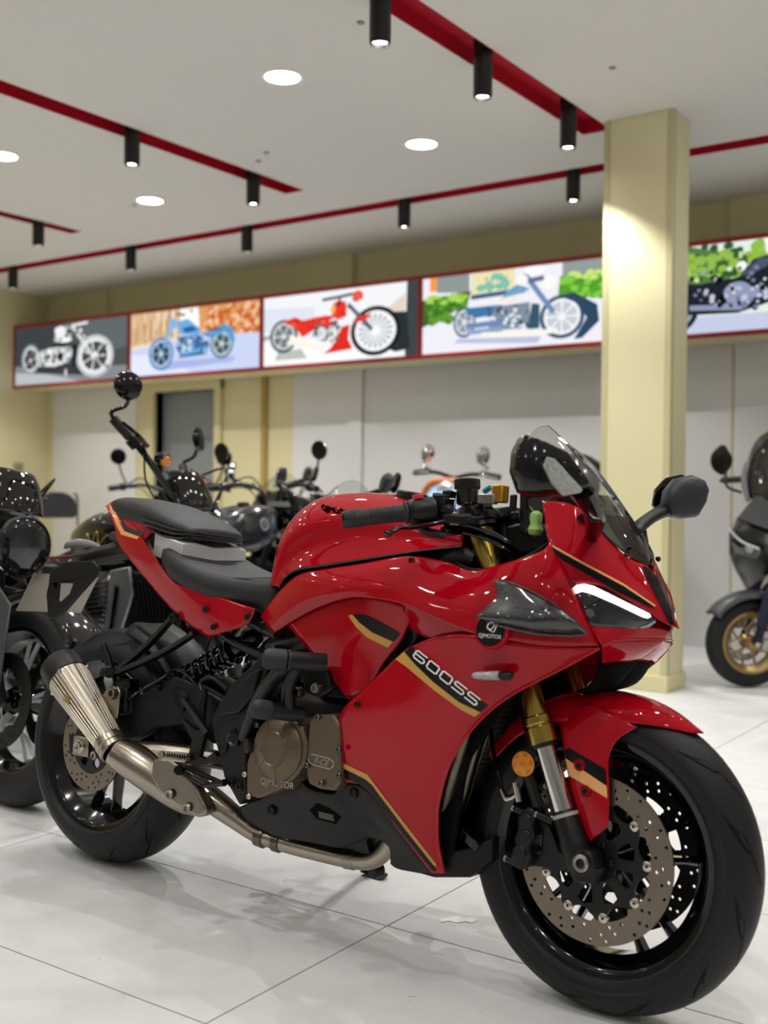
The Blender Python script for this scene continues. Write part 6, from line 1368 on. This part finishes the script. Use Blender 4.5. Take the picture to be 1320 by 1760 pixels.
# ------------------------------------------------------------------ scooters
GOLDW = mat('scooter_gold_wheel', 'a98f5e', .35, .7)
def scooter(loc, heading, label, body, apron=None, wheelm=GOLDW, maxi=True, mirm=None, scale=1.0, steer=0, zs=1.0, ws=1.0):
    e = empty('scooter', loc, (math.radians(-3), 0, heading), label=label, cat='scooter'); e.scale = (scale,)*3
    P = lambda n, d, m, par=None, **k: mk(n, d, m, par or e, **k)
    mirm = mirm or BLK; R = .262
    fwx = 1.36
    simple_wheel('front_wheel', e, fwx, R, .115, .175, 5, wheelm, rimm=wheelm, two=True, sw=.28)
    simple_wheel('rear_wheel', e, 0, R, .13, .17, 5, wheelm, rimm=wheelm, two=True, sw=.28)
    P('brake_disc', disc_mesh(.125, .085, 16, 5, -.075), STEEL).location = (fwx, 0, R)
    for s in (1, -1):
        P('fork_leg', tube([(fwx, -.085*s, R), (fwx-.06, -.085*s, R+.18), (fwx-.12, -.08*s, R+.34)], [.024, .026, .02], 14, 3), mat('fork_navy', '1c2233', .35, .4))
        P('fork_tube', cyl((fwx-.1, -.08*s, R+.3), (fwx-.2, -.07*s, R+.55), .017, 14), NUTM)
        bolt((fwx, -.112*s, R), (0, -s, 0), .015, NUTM, e, h=.01)
        P('fork_guard', prism([(fwx-.1, -.108*s, R+.36), (fwx-.02, -.108*s, R+.3), (fwx+.02, -.108*s, R+.1), (fwx-.04, -.108*s, R+.1), (fwx-.1, -.108*s, R+.2)], (0, .01*s, 0)), mat('guard_navy', '20263a', .4, .3), bevel=.004)
    fend = [[Vector((fwx+r*math.cos(math.radians(a)), w, R+r*math.sin(math.radians(a)))) for a in (150, 125, 100, 75, 50, 32)] for w, r in ((-.08, .262), (-.065, .288), (0, .3), (.065, .288), (.08, .262))]
    P('front_fender', grid(fend, 4, 4), mat('fender_grey', '3c3e41', .35, coat=.4) if maxi else body, solid=.004)
    # front apron loft
    def asec(z, xf_, hw, xb): return [Vector((xb, -hw, z)), Vector((xf_-.10, -hw*.92, z)), Vector((xf_-.03, -hw*.6, z)), Vector((xf_, 0, z)), Vector((xf_-.03, hw*.6, z)), Vector((xf_-.10, hw*.92, z)), Vector((xb, hw, z))]
    ap = P('front_apron', loft([asec(*v) for v in ((.38, 1.05, .17, .88), (.48, 1.12, .2, .9), (.58, 1.22, .22, .92), (.66, 1.30, .225, .95), (.74, 1.33, .22, .97), (.84, 1.28, .21, .98), (.93, 1.20, .17, .98), (.98, 1.14, .12, .98))], closed=True), body, angle=40)
    if maxi:
        for s in (1, -1):
            hp = [(1.335, -.02, .70), (1.30, -.12, .73), (1.23, -.2, .79), (1.215, -.205, .74), (1.27, -.16, .67), (1.325, -.04, .655)]
            P('headlamp', prism([Vector((x+.012, y*s, z)) for x, y, z in hp], (-.03, 0, 0)), mat('scooter_headlight', '6c7073', .1, .4, coat=1), ap, bevel=.003)
            P('running_light', tube([Vector((1.345, -.03*s, .705)), Vector((1.315, -.12*s, .735)), Vector((1.245, -.205*s, .795))], .006, 8, 4), mat('drl_white', 'dfe3e6', .2), ap)
            P('lamp_reflector', lathe([(0, .004), (.018, .003), (.022, 0)], (1.322, -.08*s, .70), (1, -.4*s, .1), 16), CHROMED, ap)
        P('chest_badge', lathe([(.0, .001), (.018, .001), (.02, -.002)], (1.262, 0, .875), (1, 0, .5), 20), CHROMED, ap)
        P('chest_panel', prism([Vector((1.29, -.15, .84)), Vector((1.335, 0, .80)), Vector((1.29, .15, .84)), Vector((1.19, .11, .96)), Vector((1.195, 0, .975)), Vector((1.19, -.11, .96))], (.012, 0, .01)), mat('matt_black_panel', '1c1d1f', .55), ap, bevel=.004)
        sc_ = [[Vector((x, y, z)) for x, y, z in r] for r in ([(1.12, -.17, .95), (1.2, -.09, .95), (1.225, 0, .95), (1.2, .09, .95), (1.12, .17, .95)], [(1.06, -.2, 1.1), (1.14, -.1, 1.1), (1.165, 0, 1.1), (1.14, .1, 1.1), (1.06, .2, 1.1)], [(.98, -.19, 1.25), (1.05, -.1, 1.27), (1.07, 0, 1.27), (1.05, .1, 1.27), (.98, .19, 1.25)], [(.93, -.13, 1.33), (.98, -.07, 1.37), (1.0, 0, 1.38), (.98, .07, 1.37), (.93, .13, 1.33)])]
        P('tall_windscreen', grid(sc_, 4, 4), MATS.get('scooter_screen') or glass('scooter_screen', '8a7f74', .1), solid=.003)
        P('screen_bracket', prism([Vector((1.10, -.16, .97)), Vector((1.2, 0, .99)), Vector((1.10, .16, .97)), Vector((1.07, .17, 1.12)), Vector((1.165, 0, 1.11)), Vector((1.07, -.17, 1.12))], (-.012, 0, 0)), GBLK, bevel=.004)
        P('screen_side_trim', tube([(1.16, -.15, .94), (1.11, -.19, 1.05), (1.07, -.2, 1.14)], [.01, .014, .006], 10, 4), mat('trim_silver_grey', '8b8d90', .4, .5))
        P('screen_side_trim', tube([(1.16, .15, .94), (1.11, .19, 1.05), (1.07, .2, 1.14)], [.01, .014, .006], 10, 4), MATS['trim_silver_grey'])
    else:
        P('apron_edge', tube([(1.0, -.23, .4), (1.04, -.25, .6), (1.06, -.24, .8), (1.06, -.17, .97), (1.06, 0, 1.0), (1.06, .17, .97), (1.06, .24, .8), (1.04, .25, .6), (1.0, .23, .4)], .022, 12, 4), apron or body)
        P('handlebar_cowl', loft([asec(*v) for v in ((.86, 1.12, .12, .95), (.92, 1.16, .15, .93), (.97, 1.14, .13, .93), (1.0, 1.08, .08, .95))]), body, angle=40)
        P('round_headlamp', lathe([(0, .03), (.05, .026), (.07, 0), (.075, -.03)], (1.15, 0, .93), (1, 0, 0), 24), CHROMED)
    P('floor_board', loft([sect(.35, .17, .26, .34), sect(.7, .17, .26, .33), sect(.95, .17, .28, .4)]), BLK)
    P('rear_body', loft(yloft(sm([(-.36, .05, .72, .62, 0), (-.28, .12, .76, .55, 0), (-.1, .18, .76, .42, 0), (.2, .19, .72, .34, 0), (.42, .14, .66, .32, 0), (.5, .08, .6, .36, 0)]))), body, angle=60)
    P('seat', loft(yloft(sm([(-.32, .08, .82, .76, 0), (-.2, .15, .84, .75, 0), (.05, .16, .79, .72, -.01), (.3, .16, .77, .69, -.01), (.5, .1, .77, .68, 0)]))), SEATM, angle=70)
    P('swing_unit', tube([(0, .1, R), (.3, .12, .28), (.5, .1, .3)], [.06, .07, .05], 14, 3), MBLK)
    P('silencer', tube([(-.25, -.16, .36), (.0, -.17, .3), (.3, -.15, .26)], [.05, .055, .03], 16, 3), MBLK)
    hb3 = empty('handlebar'); hb3.parent = e
    for s in (1, -1):
        mk('bar_tube', tube([(1.0, 0, 1.02), (.99, -.15*s, 1.05), (.94, -.34*s, 1.04)], .012, 12, 4), MBLK, hb3)
        mk('grip', tube([(.965, -.23*s, 1.052), (.94, -.345*s, 1.04)], .018, 14), GRIP, hb3)
        mk('lever', tube([(1.0, -.2*s, 1.05), (1.02, -.27*s, 1.045), (.99, -.34*s, 1.035)], .006, 8, 4), mirm if not maxi else GBLK, hb3)
        me = empty('stalk_mirror'); me.parent = e
        mb = (.98, -.19*s, 1.06)
        if maxi: mb = (1.10, -.2*s, .98); top = Vector((1.04, -.31*s, 1.14))
        else: top = Vector((1.0, -.22*s, 1.16))
        mk('mirror_arm', tube([mb, Vector(mb)+Vector((.0, -.07*s, .03)), top+Vector((0, .01*s, -.05))], .007, 8, 4), mirm, me)
        if maxi:
            mk('mirror_head', tube([top+Vector((0, 0, -.07)), top+Vector((0, -.01*s, -.03)), top+Vector((0, -.015*s, .03)), top+Vector((0, -.01*s, .09))], [.012, .045, .05, .012], 16, 5, flat=.5), mirm, me)
        else: mk('mirror_head', lathe([(0, .03), (.04, .022), (.055, 0), (.05, -.006), (0, -.006)], top, (.9, 0, .1), 24), mirm, me)
    for c in e.children:
        if c.name.split('.')[0] in ('front_apron', 'tall_windscreen', 'screen_bracket', 'screen_side_trim', 'handlebar', 'stalk_mirror', 'rear_body', 'seat', 'apron_edge', 'handlebar_cowl', 'round_headlamp'): c.scale = (1, ws, zs)
    if steer:
        T0 = Matrix.Translation((fwx-.1, 0, 0)); Rm = T0 @ Matrix.Rotation(math.radians(steer), 4, 'Z') @ T0.inverted()
        for c in list(e.children):
            if c.name.split('.')[0] in ('front_wheel', 'brake_disc', 'fork_leg', 'fork_tube', 'bolt', 'fork_guard', 'front_fender'):
                mb_ = Matrix.LocRotScale(c.location, c.rotation_euler, c.scale); c.matrix_basis = Rm @ mb_
    return e
fwp = W2(1299, 1184, 'z', 0); hd = math.radians(264)
scooter((fwp.x-1.25*math.cos(hd), fwp.y-1.25*math.sin(hd), 0), hd, 'black maxi scooter with gold wheels and smoked screen beside the pillar', mat('scooter_black', '131417', .28, coat=.7), scale=.92, steer=-42, zs=1.14, ws=1.36)
scooter((-3.96, 7.06, 0), math.radians(-82), 'light blue retro scooter with orange-edged apron and chrome mirrors behind the grip', mat('scooter_blue', '8db4dc', .3, coat=.6), mat('scooter_orange', 'd4713c', .35, coat=.5), wheelm=CHROMED, maxi=False, mirm=M_CHROME, scale=.88, zs=1.25)
scooter((-2.98, 7.12, 0), math.radians(-90), 'black scooter with dark mirrors standing behind the red windscreen', mat('scooter_black', '131417', .28, coat=.7), wheelm=GBLK, maxi=True, scale=.92)
# ------------------------------------------------------------------ keep the tree at thing > part > sub-part
def depth(o):
    n = 1
    while o.parent: o = o.parent; n += 1
    return n
for _ in range(3):
    for o in list(bpy.data.objects):
        if depth(o) > 3: o.parent = o.parent.parent
